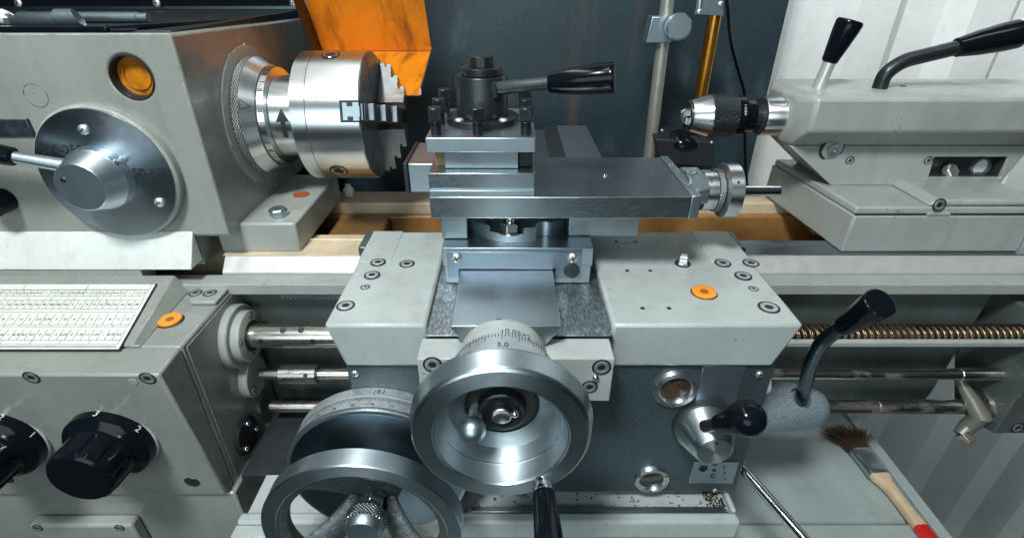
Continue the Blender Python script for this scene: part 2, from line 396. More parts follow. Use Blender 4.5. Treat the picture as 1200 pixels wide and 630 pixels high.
def hole_mesh():
    mb = MB(); mb.lathe([(0, .0024), (.0003, .0024)], (0, 0, 0), (0, 0, 1), 14); me = mb.mesh('hole'); me.materials.append(M['ink']); return me
HOLE = hole_mesh()
def ticks(mb, o, d, R, a0, specs, w=.00045):
    """thin marks on a cylinder: specs are (angle from straight up, length)"""
    o, d = Vector(o), Vector(d).normalized(); e = Vector((0, 0, 1)); e = (e - d * e.dot(d)).normalized(); f = d.cross(e)
    for ang, ln in specs:
        n = e * math.cos(ang) + f * math.sin(ang); t = d.cross(n)
        mb.obox(o + d * (a0 + ln / 2) + n * R, d * (ln / 2), t * (w / 2), n * .00012)
# ================================================================== the setting
fl = MB(); fl.box(-4, 4, -3, 4, -2.0, -1.95); o = put('floor', fl.mesh('floor'), 'rust_shade_grey', None, (0, 0, -1.95)); o['kind'] = 'structure'
# corrugated wall
mb = MB(); per, dep, YW = .24, .036, 1.20; prof = []
x = -2.4
while x < 3.0:
    prof += [(x, YW), (x + per * .34, YW), (x + per * .5, YW + dep), (x + per * .84, YW + dep)]; x += per
prof2 = [(a, b + .004) for a, b in prof]
n = len(prof); vs = [(a, b, -1.95) for a, b in prof] + [(a, b, 1.6) for a, b in prof]
mb.faces(vs, [(i, i + 1, n + i + 1, n + i) for i in range(n - 1)])
vs = [(a, b, -1.95) for a, b in prof2] + [(a, b, 1.6) for a, b in prof2]
mb.faces(vs, [(i, i + 1, n + i + 1, n + i) for i in range(n - 1)])
solo('container_wall', mb, 'wall', 'white corrugated metal wall behind the whole machine', 'wall', (0, YW, -1.95))

# ================================================================== machine stand, deck and chip tray
st = thing('machine_stand', 'grey sheet metal machine stand with flat deck under the brush', 'machine stand', (.1, .6, -1.95))
XD = .628; ZD = -.70
mb = MB(); mb.box(-.2, XD - .018, .478, .735, ZD - .03, ZD); part('deck', mb, 'sheet', st, .004)
mb = MB(); mb.box(-.2, XD - .018, .25, .476, ZD - .03, ZD + .005); part('front_deck', mb, 'sheet', st, .006)
mb = MB(); mb.box(XD - .0175, XD, .25, .735, ZD - .04, ZD + .0035); part('deck_flange', mb, 'sheet', st, .0015)
mb = MB(); mb.box(-.2, XD - .02, .737, .76, ZD - .03, ZD + .05); part('rear_upstand', mb, 'sheet', st, .004)
mb = MB(); mb.box(-.9, .58, .47, .80, -1.95, ZD - .045); part('cabinet', mb, 'sheet', st, .004)
tr = thing('chip_tray', 'pale rectangular chip tray under the apron with swarf in its corner', 'tray', (-.02, .45, -.60))
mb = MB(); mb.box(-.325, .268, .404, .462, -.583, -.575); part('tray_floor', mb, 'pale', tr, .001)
mb = MB(); mb.box(-.36, .268, .4625, .60, -.60, -.577); part('rear_floor_shade', mb, 'dark', tr, .001)  # shadow behind the tray is put into this floor's dark colour
mb = MB(); mb.box(-.33, .274, .388, .403, -.60, -.568); part('front_lip', mb, 'pale', tr, .004)
mb = MB(); mb.box(.2685, .275, .4035, .60, -.60, -.5685); part('end_lip', mb, 'pale', tr, .003)
mb = MB(); mb.box(-.05, .262, .404, .412, -.5748, -.571); part('inner_bead', mb, 'steel', tr, .001)
mb = MB(); mb.box(-.33, -.285, .372, .3875, -.64, -.572); part('name_plate', mb, 'pale', tr, .001)
lettering('plate_lettering', 'EX Electron\nMotor System', .006, (-.307, .372, -.586), (1, 0, 0), (0, 0, 1), 'ink', tr)
mb = MB(); rr = random.Random(3)
for i in range(560):
    if i < 380: c = (rr.uniform(.242, .266), rr.uniform(.406, .50), -.5746)
    else: c = (rr.uniform(-.05, .24), rr.choice([rr.uniform(.405, .414), rr.uniform(.405, .45)]), -.5746)
    a = rr.uniform(0, PI); s = rr.uniform(.0006, .0017)
    mb.obox(c, (s * math.cos(a), s * math.sin(a), 0), (-s * .5 * math.sin(a), s * .5 * math.cos(a), 0), (0, 0, s * .5))
for i in range(26):
    c = Vector((rr.uniform(.0, .262), rr.uniform(.406, .455), -.574)); r0 = rr.uniform(.0012, .003); a0 = rr.uniform(0, 6)
    mb.tube([c + Vector((r0 * math.cos(a0 + k * .9) + .0006 * k, r0 * math.sin(a0 + k * .9), .0012 + .0008 * math.sin(k * 1.3))) for k in range(rr.randint(4, 11))], .0003, 4)
o = put('swarf', mb.mesh('swarf'), 'swarf', None, (.25, .45, -.575)); o['kind'] = 'stuff'; o['label'] = 'dark metal swarf lying in the chip tray'

# ================================================================== splash guard, orange guard
XG = P(925, 0, y=1.1).x
mb = MB(); mb.box(-.9, XG, 1.10, 1.104, -.75, .6)
sg = thing('splash_guard', 'dark blue grey textured splash guard sheet behind the tool post', 'splash guard', (0, 1.1, -.75))
part('sheet', mb, 'guard', sg, .001)
mb = MB(); mb.box(XG - .012, XG, 1.1045, 1.118, -.75, .6); part('edge_flange', mb, 'guard', sg, .001)

A, B = P(506, 60, y=.95), P(386, 58, y=.95)
top = P(497, 0, x=A.x); dirv = (top - A).normalized(); flapv = (P(492, 111, x=A.x) - A)
og = thing('chuck_guard', 'orange folded sheet metal chuck guard with rusty streaks', 'guard', (A.x - .08, A.y, A.z))
nrm = dirv.cross(Vector((1, 0, 0))).normalized() * .0022
x0, x1 = B.x - .012, A.x
def strip(mb, p, q, nn): mb.hexa([Vector((x0, 0, 0)) + Vector((0, p.y, p.z)), Vector((x1, p.y, p.z)), Vector((x1, p.y, p.z)) + nn, Vector((x0, p.y, p.z)) + nn],
    [Vector((x0, q.y, q.z)), Vector((x1, q.y, q.z)), Vector((x1, q.y, q.z)) + nn, Vector((x0, q.y, q.z)) + nn])
mb = MB(); strip(mb, A, A + dirv * .22, nrm); part('back_panel', mb, 'orange', og, .0006)
n2 = flapv.normalized().cross(Vector((1, 0, 0))) * -.0022
mb = MB(); strip(mb, A + flapv.normalized() * .001, A + flapv, n2); part('lower_flap', mb, 'orange', og, .0006)
mb = MB(); strip_x = x0
mb.hexa([(x0 - .003, A.y, A.z), (x0 - .0005, A.y, A.z), (x0 - .0005, A.y - .04, A.z), (x0 - .003, A.y - .04, A.z)],
        [Vector((x0 - .003, 0, 0)) + Vector((0, (A + dirv * .22).y, (A + dirv * .22).z)), Vector((x0 - .0005, (A + dirv * .22).y, (A + dirv * .22).z)),
         Vector((x0 - .0005, (A + dirv * .22).y - .04, (A + dirv * .22).z)), Vector((x0 - .003, (A + dirv * .22).y - .04, (A + dirv * .22).z))])
part('side_flange', mb, 'dark', og)
mb = MB(); e1 = A + flapv
mb.hexa([(x1 + .0004, A.y - .001, A.z + .001), (x1 + .002, A.y - .001, A.z + .001), (x1 + .002, A.y - .004, A.z + .006), (x1 + .0004, A.y - .004, A.z + .006)],
        [(x1 + .0004, e1.y, e1.z), (x1 + .002, e1.y, e1.z), (x1 + .002, e1.y + .001, e1.z + .009), (x1 + .0004, e1.y + .001, e1.z + .009)])
part('flap_rim', mb, 'steel_dark', og)

# ================================================================== posts, lamp arm, cable behind the slides
YP = .99
a, b = P(760, 190, y=YP), P(787, -40, y=YP)
sp = thing('steel_post', 'slim grey steel post with a clamp block and round knob', 'post', (a.x, YP, -.4))
mb = MB(); mb.tube([a + (a - b).normalized() * .25, b], .0115, 18); part('rod', mb, 'post', sp)
c = P(779, 34, y=YP)
mb = MB(); mb.obox(c + Vector((-.010, -.004, 0)), (.022, 0, 0), (0, .016, 0), (.003, 0, .0205)); part('clamp_block', mb, 'satin', sp, .0015)
c = P(793, 33, y=YP - .03)
mb = MB(); mb.lathe([(-.012, .008), (0, .008), (.001, .0215), (.011, .022), (.014, .019), (.0142, .001)], c + Vector((0, .0, 0)), (0.05, -1, .25), 32); part('clamp_knob', mb, 'satin', sp)

a, b = P(820, 118, y=.97), P(838, 16, y=.97)
lp = thing('lamp_arm', 'amber coloured tube with a bright hinge plate at its top', 'lamp arm', (a.x, .97, -.3))
mb = MB(); mb.tube([a + (a - b) * .25, b], .0112, 18); part('arm_tube', mb, 'brass', lp)
hp = [P(u, v, y=.952) for u, v in ((814, 17), (848, 19), (848, 1), (836, -14), (822, -14))]
mb = MB(); mb.faces(hp + [p + Vector((0, .004, 0)) for p in hp], [(4, 3, 2, 1, 0), (5, 6, 7, 8, 9)] + [(i, (i + 1) % 5, 5 + (i + 1) % 5, 5 + i) for i in range(5)])
part('hinge_plate', mb, 'satin', lp, .0006)
mb = MB(); mb.tube([P(819, 14, y=.957), P(823, -25, y=.957)], .006, 12); part('upper_arm', mb, 'satin', lp)
place('rivet', PAN, lp, P(820, 14, y=.9515), (0, -1, .2)); place('rivet', PAN, lp, P(845, 5, y=.9515), (0, -1, .2))
pts = [P(u, v, y=yy) for u, v, yy in ((850, -20, .95), (853, 10, .95), (857, 50, .97), (866, 85, .99), (873, 112, 1.0), (873, 150, 1.0), (874, 195, 1.0), (876, 240, .99))]
def smooth(pts, k=6):
    out = []
    for i in range(len(pts) - 1):
        p0, p1, p2, p3 = pts[max(i - 1, 0)], pts[i], pts[i + 1], pts[min(i + 2, len(pts) - 1)]
        for j in range(k):
            t = j / k
            out.append(.5 * ((2 * p1) + (p2 - p0) * t + (2 * p0 - 5 * p1 + 4 * p2 - p3) * t * t + (3 * p1 - p0 - 3 * p2 + p3) * t ** 3))
    return out + [pts[-1]]
mb = MB(); mb.tube(smooth(pts), .0032, 10); solo('power_cable', mb, 'black', 'thin black cable hanging behind the drill chuck', 'cable', pts[-1])
wl = thing('work_lamp', 'black box lamp with a dark domed top below the drill chuck', 'lamp', P(806, 195, y=.97))
q = [P(768, 163, y=.95), P(838, 167, y=.95), P(835, 196, y=.95), P(775, 192, y=.95)]
mb = MB(); mb.hexa([q[3], q[2], q[2] + Vector((0, .07, 0)), q[3] + Vector((0, .07, 0))], [q[0], q[1], q[1] + Vector((0, .07, .008)), q[0] + Vector((0, .07, .008))]); part('housing', mb, 'blackm', wl, .002)
c = P(800, 160, y=.975)
mb = MB(); mb.lathe([(0, .034), (.006, .033), (.016, .026), (.022, .014), (.0235, .001)], c + Vector((0, 0, -.012)), (0, 0, 1), 32); part('dome', mb, 'black', wl)
for u, v in ((776, 153), (834, 167)): place('corner_screw', PAN, wl, P(u, v, y=.9495), (0, -1, .3), scale=.6)

# ================================================================== lathe bed
bed = thing('lathe_bed', 'long lathe bed with ground ways and oily cream gap casting', 'lathe bed', (.1, .7, -.60))
XL, XR = -.478, 1.2
mb = MB(); mb.box(.2985, XR, .6245, .6685, -.3338, -.3325); part('way_top', mb, 'steel_dark', bed, .0005)
mb = MB(); mb.box(-.395, -.20, .6245, .6685, -.3338, -.3328); part('way_top', mb, 'creamtop', bed, .0005)
mb = MB(); mb.prism([(.668, -.334), (.624, -.334), (.606, -.3505), (.606, -.37), (.668, -.37)], 'X', -.392, XR, (0, 0)); part('front_way', mb, 'way_bright', bed, .0008)
mb = MB(); mb.prism([(.6055, -.3525), (.579, -.3525), (.579, -.3685), (.6055, -.3685)], 'X', XL, XR); part('front_ledge', mb, 'grey', bed, .0015)
mb = MB(); mb.prism([(.60, -.372), (.64, -.372), (.64, -.60), (.618, -.60), (.612, -.575)], 'X', -.45, .66); part('bed_web', mb, 'rust_shade_grey', bed, .003)  # the web's shade under the ledge is put into its darker paint
mb = MB(); mb.box(-.9, .08, .669, .6745, -.40, -.331); part('way_edge', mb, 'creamtop', bed, .002)
mb = MB(); mb.box(-.9, .08, .676, .70, -.42, -.338); part('inner_ledge', mb, 'creamtop', bed, .002)
mb = MB(); mb.box(-.9, XR, .815, .87, -.45, -.335); part('rear_way', mb, 'creamtop', bed, .003)
mb = MB(); mb.box(-.9, XR, .800, .8135, -.45, -.352); part('rear_wall', mb, 'cream', bed, .004)
mb = MB(); mb.box(-.9, XR, .66, .80, -.47, -.445); part('trough_floor', mb, 'cream', bed)
mb = MB(); mb.hexa([P(930, 252, z=-.36), P(962, 277, z=-.36), P(962, 277, z=-.36) + Vector((0, .1, 0)), P(930, 252, z=-.36) + Vector((.02, .05, 0))],
                   [P(928, 250, z=-.335), P(955, 275, z=-.335), P(955, 275, z=-.335) + Vector((.02, .1, 0)), P(928, 250, z=-.335) + Vector((.02, .05, 0))]); part('cross_rib', mb, 'cream', bed, .004)
q = [P(u, v, z=-.345) for u, v in ((352, 312), (448, 312), (416, 222), (396, 222))]
mb = MB(); mb.box(-.29, -.205, .702, .798, -.44, -.352); part('gap_piece', mb, 'cream', bed, .006)
# rack under the ledge
mb = MB(); poly = []; x = -.31; bz, tz = -.379, -.3705
poly.append((-.31, tz))
while x < -.19:
    poly += [(x, bz + .003), (x + .0012, bz), (x + .0032, bz), (x + .0044, bz + .003)]; x += .0056
poly.append((x, tz)); mb.prism(poly, 'Y', .585, .5985); part('rack', mb, 'steel', bed)
# raised foot beside the headstock
mb = MB(); mb.prism([(.634, -.3335), (.634, -.290), (.83, -.290), (.83, -.3335)], 'X', -.40, -.2915); part('headstock_foot', mb, 'grey', bed, .003)
foot = bed.children[-1]
c = P(327, 252, z=-.2895)
mb = MB(); hexnut(mb, c, .0125, .0105, ref=(1, .3, 0)); part('foot_bolt', mb, 'satin', foot, .001)
c = P(353, 228, z=-.2895)
mb = MB(); mb.lathe([(0, .0115), (.0012, .0115), (.0016, .009), (.0008, .008), (.0008, .001)], c, (0, 0, 1), 28); o = part('foot_plug', mb, 'plug_dull', foot); o['label'] = 'dull orange plug in the foot'

YS = .56
zl, zf, zc = P(600, 393, y=YS).z, P(600, 438, y=YS).z, P(600, 476, y=YS).z
# right end bracket that carries the shafts
eb = thing('end_bracket', 'oily grey casting at the right end that carries the shafts', 'bracket', (.75, .6, -.57))
XB = .685
mb = MB(); mb.prism([(.525, -.567), (.525, -.385), (.64, -.385), (.64, -.50), (.60, -.572), (.55, -.576)], 'X', XB, XB + .25); part('body', mb, 'rust_shade_grey', eb, .003)
mb = MB(); mb.lathe([(-.0035, .037), (0, .037), (.0005, .034)], (XB, .560, zf - .006), (-1, 0, 0), 40); part('bearing_cap', mb, 'rust_shade_grey', eb)
mb = MB(); mb.lathe([(0, .026), (.006, .025)], (XB, .560, zc), (-1, 0, 0), 32); part('rod_boss', mb, 'rusty', eb)
for z in (-.43, -.53): place('socket_screw', SOCKET, eb, (XB + .028, .5246, z - .025), (0, -1, 0))
c = Vector((XB - .018, .56, -.5497))
mb = MB(); mb.tube([c + Vector((-.018, .020, .044)), c + Vector((-.012, .010, .030)), c + Vector((-.003, -.003, .016)), c + Vector((.004, -.020, 0)), c + Vector((-.002, -.016, -.022)), c + Vector((-.012, -.022, -.034))], [.006, .0075, .0105, .0135, .011, .0095], 14)
part('clamp_arm', mb, 'arm', eb)
mb = MB(); hexnut(mb, c + Vector((-.012, -.022, -.030)), .010, .016, (.5, -.75, -.5)); part('clamp_bolt', mb, 'rusty', eb, .0008)

# shafts
YS = .56
zl, zf, zc = P(600, 393, y=YS).z, P(600, 438, y=YS).z, P(600, 476, y=YS).z
ls = thing('lead_screw', 'brown oily lead screw with a square thread above the pale guard strip', 'lead screw', (.2, YS, zl))
mb = MB(); pit, R = .0088, .0155; nth = 28; na = 9
x0, x1 = .17, .95; rows = int((x1 - x0) / pit * na); rings = []
pr = [0, .0, .55, 1, 1, 1, .55, 0, 0]
for i in range(rows + 1):
    xx = x0 + (x1 - x0) * i / rows; ring = []
    for k in range(nth):
        th = 2 * PI * k / nth; ph = (i / na + k / nth) % 1; f = ph * na; i0 = int(f) % na; t = f - int(f)
        h = pr[i0] * (1 - t) + pr[(i0 + 1) % na] * t; r = R - .0062 * (1 - h)
        ring.append(mb.bm.verts.new((xx, YS - r * math.cos(th), zl + r * math.sin(th))))
    rings.append(ring)
for A_, B_ in zip(rings, rings[1:]):
    for k in range(nth): mb.bm.faces.new((A_[k], A_[(k + 1) % nth], B_[(k + 1) % nth], B_[k]))
part('thread', mb, 'screw', ls, sharp=60)
mb = MB(); mb.lathe([(0, .0165), (.145, .0165), (.146, .0145), (.52, .0145)], (-.352, YS, zl), (1, 0, 0), 36); sl = part('sleeve', mb, 'rod', ls)
hm = []
for u, v in ((308, 398), (368, 398), (329, 384), (350, 383)):
    p = P(u, v, y=YS - .0115); d = Vector((0, p.y - YS, p.z - zl)).normalized()
    c = Vector((p.x, YS, zl)) + d * .0163; q = MB(); q.lathe([(0, .004), (.0009, .004)], c, d, 14); part('sleeve_hole', q, 'ink', sl)
mb = MB(); mb.box(-.335, -.215, YS - .0172, YS - .0160, zl - .0002, zl + .0012); part('sleeve_seam', mb, 'ink', sl)
fr = thing('feed_rod', 'plain shiny feed rod with brown stains between the other two shafts', 'feed rod', (.2, YS, zf))
mb = MB(); mb.lathe([(0, .008), (.98, .008), (.981, .0088), (1.037, .0088)], (-.352, YS, zf), (1, 0, 0), 28); part('rod', mb, 'rod', fr)
mb = MB(); mb.lathe([(0, .0125), (.001, .0135), (.052, .0135), (.053, .0125)], (-.325, YS, zf), (1, 0, 0), 32); part('coupling', mb, 'rusty', fr)
p = MB(); p.lathe([(0, .003), (.0006, .003)], (-.285, YS - .0115, zf + .0072), (0, -.85, .53), 12); part('coupling_hole', p, 'ink', fr)
cr = thing('control_rod', 'dark stained control rod, lowest of the three shafts', 'control rod', (.2, YS, zc))
mb = MB(); mb.lathe([(0, .0085), (.30, .0085), (.62, .0088), (.621, .0097), (.885, .0097), (.886, .0105), (1.03, .0105)], (-.352, YS, zc), (1, 0, 0), 28); part('rod', mb, 'rusty', cr)
mb = MB(); mb.box(.30, .52, YS - .0112, YS - .0094, zc - .002, zc + .003); part('keyway', mb, 'dark', cr)
zg = P(600, 401, y=.545).z
mb = MB(); mb.prism([(.545, zg + .0055), (.541, zg + .002), (.541, zg - .004), (.546, zg - .008), (.556, zg - .009), (.556, zg - .0075), (.548, zg - .006), (.5435, zg - .003), (.5435, zg + .002), (.546, zg + .0045)], 'X', .26, 1.1)
solo('guard_strip', mb, 'grey', 'long pale guard strip under the brown lead screw', 'guard strip', (.6, .545, zg), .0006)
# ================================================================== headstock
XH, YH = -.3656, .605
zb = P(270, 278, y=YH).z; zt = P(198, 39, y=YH).z
hd = thing('headstock', 'large grey headstock casting with amber oil window and speed dial', 'headstock', (-.7, .8, zb))
mb = MB(); mb.prism([(YH, zb), (YH, zt), (1.085, zt - .014), (1.085, zb)], 'X', -1.15, XH); body = part('body', mb, 'head', hd, .004)
c = P(154, 91, y=YH)
q = MB(); q.lathe([(-.02, .0228), (.014, .0228)], c, (0, 1, 0), 40); carve(body, [q])
mb = MB(); mb.ringlathe([(-.0006, .0226), (-.0006, .0240), (.0, .0240), (.0135, .0224), (.0135, .021)], c, (0, 1, 0), 48); sgl = part('oil_window', mb, 'blackm', hd)
mb = MB(); mb.lathe([(.0105, .0222), (.0130, .0220)], c, (0, 1, 0), 40); part('amber_glass', mb, 'amber', sgl)
mb = MB(); mb.ringlathe([(.0088, .0140), (.0088, .0152), (.0104, .0152), (.0104, .0140)], c, (0, 1, 0), 40); part('inner_ring', mb, 'amber', sgl)
c = P(42, 112, y=YH)
mb = MB(); mb.ringlathe([(-.0003, .0125), (-.0003, .0132), (.001, .0132), (.001, .0125)], c, (0, 1, 0), 40); part('blank_plug', mb, 'rust_shade_grey', hd)
c = P(20, 150, y=YH)
mb = MB(); mb.box(-.75, P(36, 150, y=YH).x, YH - .0015, YH - .0002, c.z - .0105, c.z + .0105); bd = part('badge', mb, 'dial', hd, .0004)
mb = MB(); e = P(36, 150, y=YH).x; mb.box(e + .0002, e + .003, YH - .0019, YH - .0002, c.z - .0108, c.z + .0108); part('badge_edge', mb, 'ink', bd)
# top mat with a raised black lip
mb = MB(); mb.box(-1.15, XH - .004, YH + .012, 1.06, zt - .010, zt + .0015); part('top_mat', mb, 'blackm', hd, .001)
mb = MB(); mb.box(-1.15, XH - .07, YH + .006, YH + .016, zt - .002, zt + .006); part('mat_lip', mb, 'black', hd, .002)
mb = MB(); mb.tube([Vector((XH - .068, YH + .011, zt + .002)), Vector((XH - .045, YH + .014, zt + .003)), Vector((XH - .02, YH + .10, zt + .001)), Vector((XH - .006, YH + .43, zt - .009))], [.004, .004, .003, .0025], 10); part('side_lip', mb, 'black', hd)
# bearing cover round the spindle
AX = Vector((0, .755, -.177))
mb = MB(); mb.lathe([(-.002, .094), (.0022, .094), (.003, .0925), (.003, .05)], AX + Vector((XH, 0, 0)), (1, 0, 0), 72); bc = part('bearing_cover', mb, 'head', hd)
for a in (66, 96): 
    d = Vector((0, -math.cos(math.radians(a)), math.sin(math.radians(a))))
    p = MB(); p.lathe([(0, .003), (.0024, .003)], AX + Vector((XH, 0, 0)) + d * .0935, (1, 0, 0), 14); part('cover_notch', p, 'head', bc)
# speed dial plate
c = P(124, 206, y=YH); cf = P(127, 205, y=YH - .011)
mb = MB(); mb.lathe([(0, .0815), (.010, .0815), (.0125, .0795), (.0125, .05)], (cf.x, YH + .0002, cf.z), (0, -1, 0), 80); dr = part('dial_bezel', mb, 'grey', hd)
YD = YH - .0128
mb = MB(); mb.lathe([(0, .0785), (.0012, .0782), (.0013, .002)], (cf.x, YD, cf.z), (0, -1, 0), 80); df = part('dial_plate', mb, 'dial_y', hd)
for u, v in ((98, 152), (187, 237)): place('dial_screw', SLOT, df, P(u, v, y=YD - .0014), (0, -1, 0), .6, scale=1.25)
p = P(76, 176, y=YD - .0014); lettering('range_lettering', '200-2500', .0155, p, (1, 0, 0), (0, 0, 1), 'ink', df, .0002)
p = P(177, 203, y=YD - .0014); lettering('range_lettering', '50-630', .0155, p, (1, 0, 0), (0, 0, 1), 'ink', df, .0002)
p = MB(); p.lathe([(0, .0042), (.0012, .0042), (.0016, .003)], P(145, 186, y=YD - .0014), (0, -1, 0), 18); part('dial_stud', p, 'satin', df)
# white cover plate below the headstock
xw = P(233, 296, y=.603).x; zw0, zw1 = P(100, 317, y=.60).z, P(100, 274, y=.60).z; zwb = P(100, 316, y=.578).z
mb = MB(); mb.prism([(.606, zw1 + .001), (.604, zw1 + .001), (.578, zwb + .001), (.578, zwb), (.606, zwb)], 'X', -1.15, xw); part('cover_plate', mb, 'white', hd, .001)
mb = MB(); mb.box(-1.15, xw - .004, .614, .72, zw0 + .002, zw1); part('base_riser', mb, 'grey', hd)
mb = MB(); mb.box(-1.15, -.4795, .5795, .605, P(50, 332, y=.58).z, zwb - .0008); part('lower_rail', mb, 'grey', hd, .001)

# speed lever on the dial
kc = P(120, 207, y=YD - .002); 
sl = thing('speed_lever', 'silver conical speed lever with black grip on the headstock dial', 'lever', (kc.x, YD - .001, kc.z))
kend = P(100, 219, y=YD - .036)
ax = Vector((0, -1, 0))
mb = MB(); mb.lathe([(.0014, .0375), (.0145, .0365), (.0155, .0355), (.037, .0285), (.0385, .027), (.0387, .002)], (kc.x, YD, kc.z), ax, 56); hub = part('hub', mb, 'satin', sl)
p0 = P(132, 191, y=YD - .022); d = Vector((p0.x - kc.x, -.012, p0.z - kc.z)).normalized()
p = MB(); p.lathe([(-.003, .0032), (.0016, .0032), (.0022, .002)], Vector((kc.x, YD - .012, kc.z)) + Vector((d.x, 0, d.z)).normalized() * .0365, (d.x, -.1, d.z), 14); part('hub_pin', p, 'rusty', hub)
p = MB(); p.lathe([(0, .0028), (.0006, .0028)], P(74, 211, y=YD - .0388), ax, 14); part('end_pin', p, 'rusty', hub)
a, b = P(76, 194, y=YD - .020), P(16, 184, y=YD - .026)
mb = MB(); mb.tube([a + (a - b).normalized() * .012, b], [.0082, .0068], 20); part('rod', mb, 'satin', sl)
dd = (b - a).normalized(); g = P(18, 184, y=YD - .0255)
mb = MB(); mb.tube([g, g + dd * .002, g + dd * .04, g + dd * .07], [.0085, .0105, .0125, .014], 24); part('grip', mb, 'black', sl)

# electrical cabinet behind, with a dark window
ec = thing('rear_cabinet', 'dark blue cabinet with glossy bolted window behind the headstock', 'cabinet', (-.7, 1.1, -.05))
zc0 = P(200, 13, y=1.0).z
mb = MB(); mb.box(-1.3, P(372, 5, y=1.0).x, 1.0, 1.17, zc0, .45); part('housing', mb, 'dial', ec, .003)
mb = MB(); mb.box(-1.2, P(350, 5, y=.996).x, .992, .9985, zc0 + .008, .40); part('window', mb, 'black', ec, .001)
for u in (22, 184, 344): place('window_bolt', PAN, ec, P(u, 4, y=.9915), (0, -1, .2), scale=1.5)
# bits lying on the mat
def bar(name, label, pts, rad, mat='satin', y=.80):
    z = zt + .0015
    pp = [P(u, v, y=y) for u, v in pts]
    zz = zt - .014 * (y - YH) / .48 + .0105
    pp = [Vector((p.x, p.y, zz)) for p in pp]
    return pp
t1 = thing('steel_arbor', 'stubby grey steel arbor with slanted end lying on the headstock mat', 'steel bar', (-.75, .70, zt))
def on_mat(u, y): 
    t = y * CP - zt * SP; return Vector(((u - 600) / F * t, y, zt))
zm = zt + .0016
def matpt(u, y, r):
    z = zm + r; t = y * CP - z * SP; return Vector(((u - 600) / F * t, y, z))
mb = MB(); mb.tube([matpt(14, .67, .006), matpt(20, .67, .006), matpt(25, .67, .0075), matpt(80, .67, .0075)], [.0045, .0055, .0075, .0075], 20); part('shank', mb, 'satin', t1)
a, b = matpt(66, .67, .0092), matpt(92, .67, .0092)
mb = MB(); mb.lathe([(0, .0075), (.002, .0092), ((b - a).length, .0092)], a, (1, 0, 0), 28)
for v in mb.bm.verts:
    if v.co.x > b.x - .001: v.co.x += (v.co.z - b.z) * -.5 - (v.co.y - b.y) * .3
part('head', mb, 'satin', t1)
a, b = matpt(60, .715, .0065), matpt(174, .715, .0065)
t2 = thing('steel_bar', 'long thin grey steel bar lying behind the stubby arbor', 'steel bar', (-.7, .735, zt))
mb = MB(); mb.lathe([(0, .0062), ((b - a).length * .9, .0062), ((b - a).length * .905, .0052), ((b - a).length, .0052)], a, (1, 0, 0), 20); part('shank', mb, 'satin', t2)
mb = MB(); c = matpt(-2, .69, .008); rr = random.Random(5)
mb.ball(c, .012, 16, (1.3, 1, .75))
for v in mb.bm.verts: v.co += Vector([rr.uniform(-.002, .002) for _ in range(3)])
solo('rag_corner', mb, 'white', 'pale crumpled rag at the end of the stubby steel arbor', 'rag', c)

# ================================================================== three jaw chuck with its spindle nose
ch = thing('three_jaw_chuck', 'shiny three jaw lathe chuck with stepped jaws on the spindle nose', 'chuck', (XH, AX.y, AX.z))
def L3(prof, mat, name, n=80, par=ch):
    q = MB(); q.lathe([(a - XH, r) for a, r in prof], AX + Vector((XH, 0, 0)), (1, 0, 0), n, True); return part(name, q, mat, par)
L3([(-.3620, .078), (-.3615, .0802), (-.3530, .0802), (-.3525, .078)], 'knurl_x', 'knurled_ring')
L3([(-.3524, .0792), (-.3515, .0798), (-.336, .0690), (-.3355, .066)], 'turn_x', 'taper_ring')
rg = L3([(-.3353, .0660), (-.335, .0668), (-.3262, .0662), (-.3258, .060)], 'turn_x', 'dial_ring')
q = MB(); ticks(q, AX, (1, 0, 0), .0668, -.3351, [(math.radians(a), .0088) for a in range(0, 360, 12)], .0007)
q.lathe([(-.3352, .0669), (-.3346, .0669)], AX, (1, 0, 0), 80, False); part('graduation', q, 'ink', rg)
for a, s in ((71, '30'), (47, '25'), (95, '20'), (119, '15'), (23, '35')):
    al = math.radians(a); d = Vector((0, -math.sin(al), math.cos(al))); tt = Vector((0, -math.cos(al), -math.sin(al)))
    lettering('ring_number', s, .006, AX + Vector((-.3305, 0, 0)) + d * .0667, Vector((1, 0, 0)), d.cross(Vector((1, 0, 0))), 'ink', rg)
# triangle on the taper
al = math.radians(66)
q = MB()
def onT(x, al): 
    r = .0798 + (x + .3515) / (-.336 + .3515) * (.0690 - .0798) + .0003
    return AX + Vector((x, -r * math.sin(al), r * math.cos(al)))
tri = [onT(-.3505, al - .085), onT(-.3505, al + .085), onT(-.3395, al + .02)]
for i in range(3): q.tube([tri[i], tri[(i + 1) % 3]], .0004, 6)
part('pointer_mark', q, 'ink', ch)
co = L3([(-.3256, .0545), (-.325, .0555), (-.283, .0555)], 'turn_x', 'spindle_collar')
# black rotation arrow wrapped round the collar
me_pts = [(-.0022, -.016), (.0022, -.016), (.0022, .006), (.0062, .003), (.0078, .006), (0, .0165), (-.0078, .006), (-.0062, .003), (-.0022, .006)]
q = MB(); R = .0557; a0 = math.radians(88); xc = -.307
def onC(dx, s, r): a = a0 - s / R; return AX + Vector((xc + dx, -r * math.sin(a), r * math.cos(a)))
loc = []
for k in range(7): loc.append([onC(-.0031, -.018 + .026 * k / 6, R), onC(.0031, -.018 + .026 * k / 6, R)])
for k in range(6): q.faces([loc[k][0], loc[k][1], loc[k + 1][1], loc[k + 1][0]], [(0, 1, 2, 3)])
hd_ = []
for k in range(9):
    sd_ = .0035 + .0175 * k / 8; hw_ = .0088 * (1 - k / 8) + .0001; hd_.append([onC(-hw_, sd_, R + .0001), onC(hw_, sd_, R + .0001)])
for k in range(8): q.faces([hd_[k][0], hd_[k][1], hd_[k + 1][1], hd_[k + 1][0]], [(0, 1, 2, 3)])
part('rotation_arrow', q, 'ink', co)
XF = -.1945
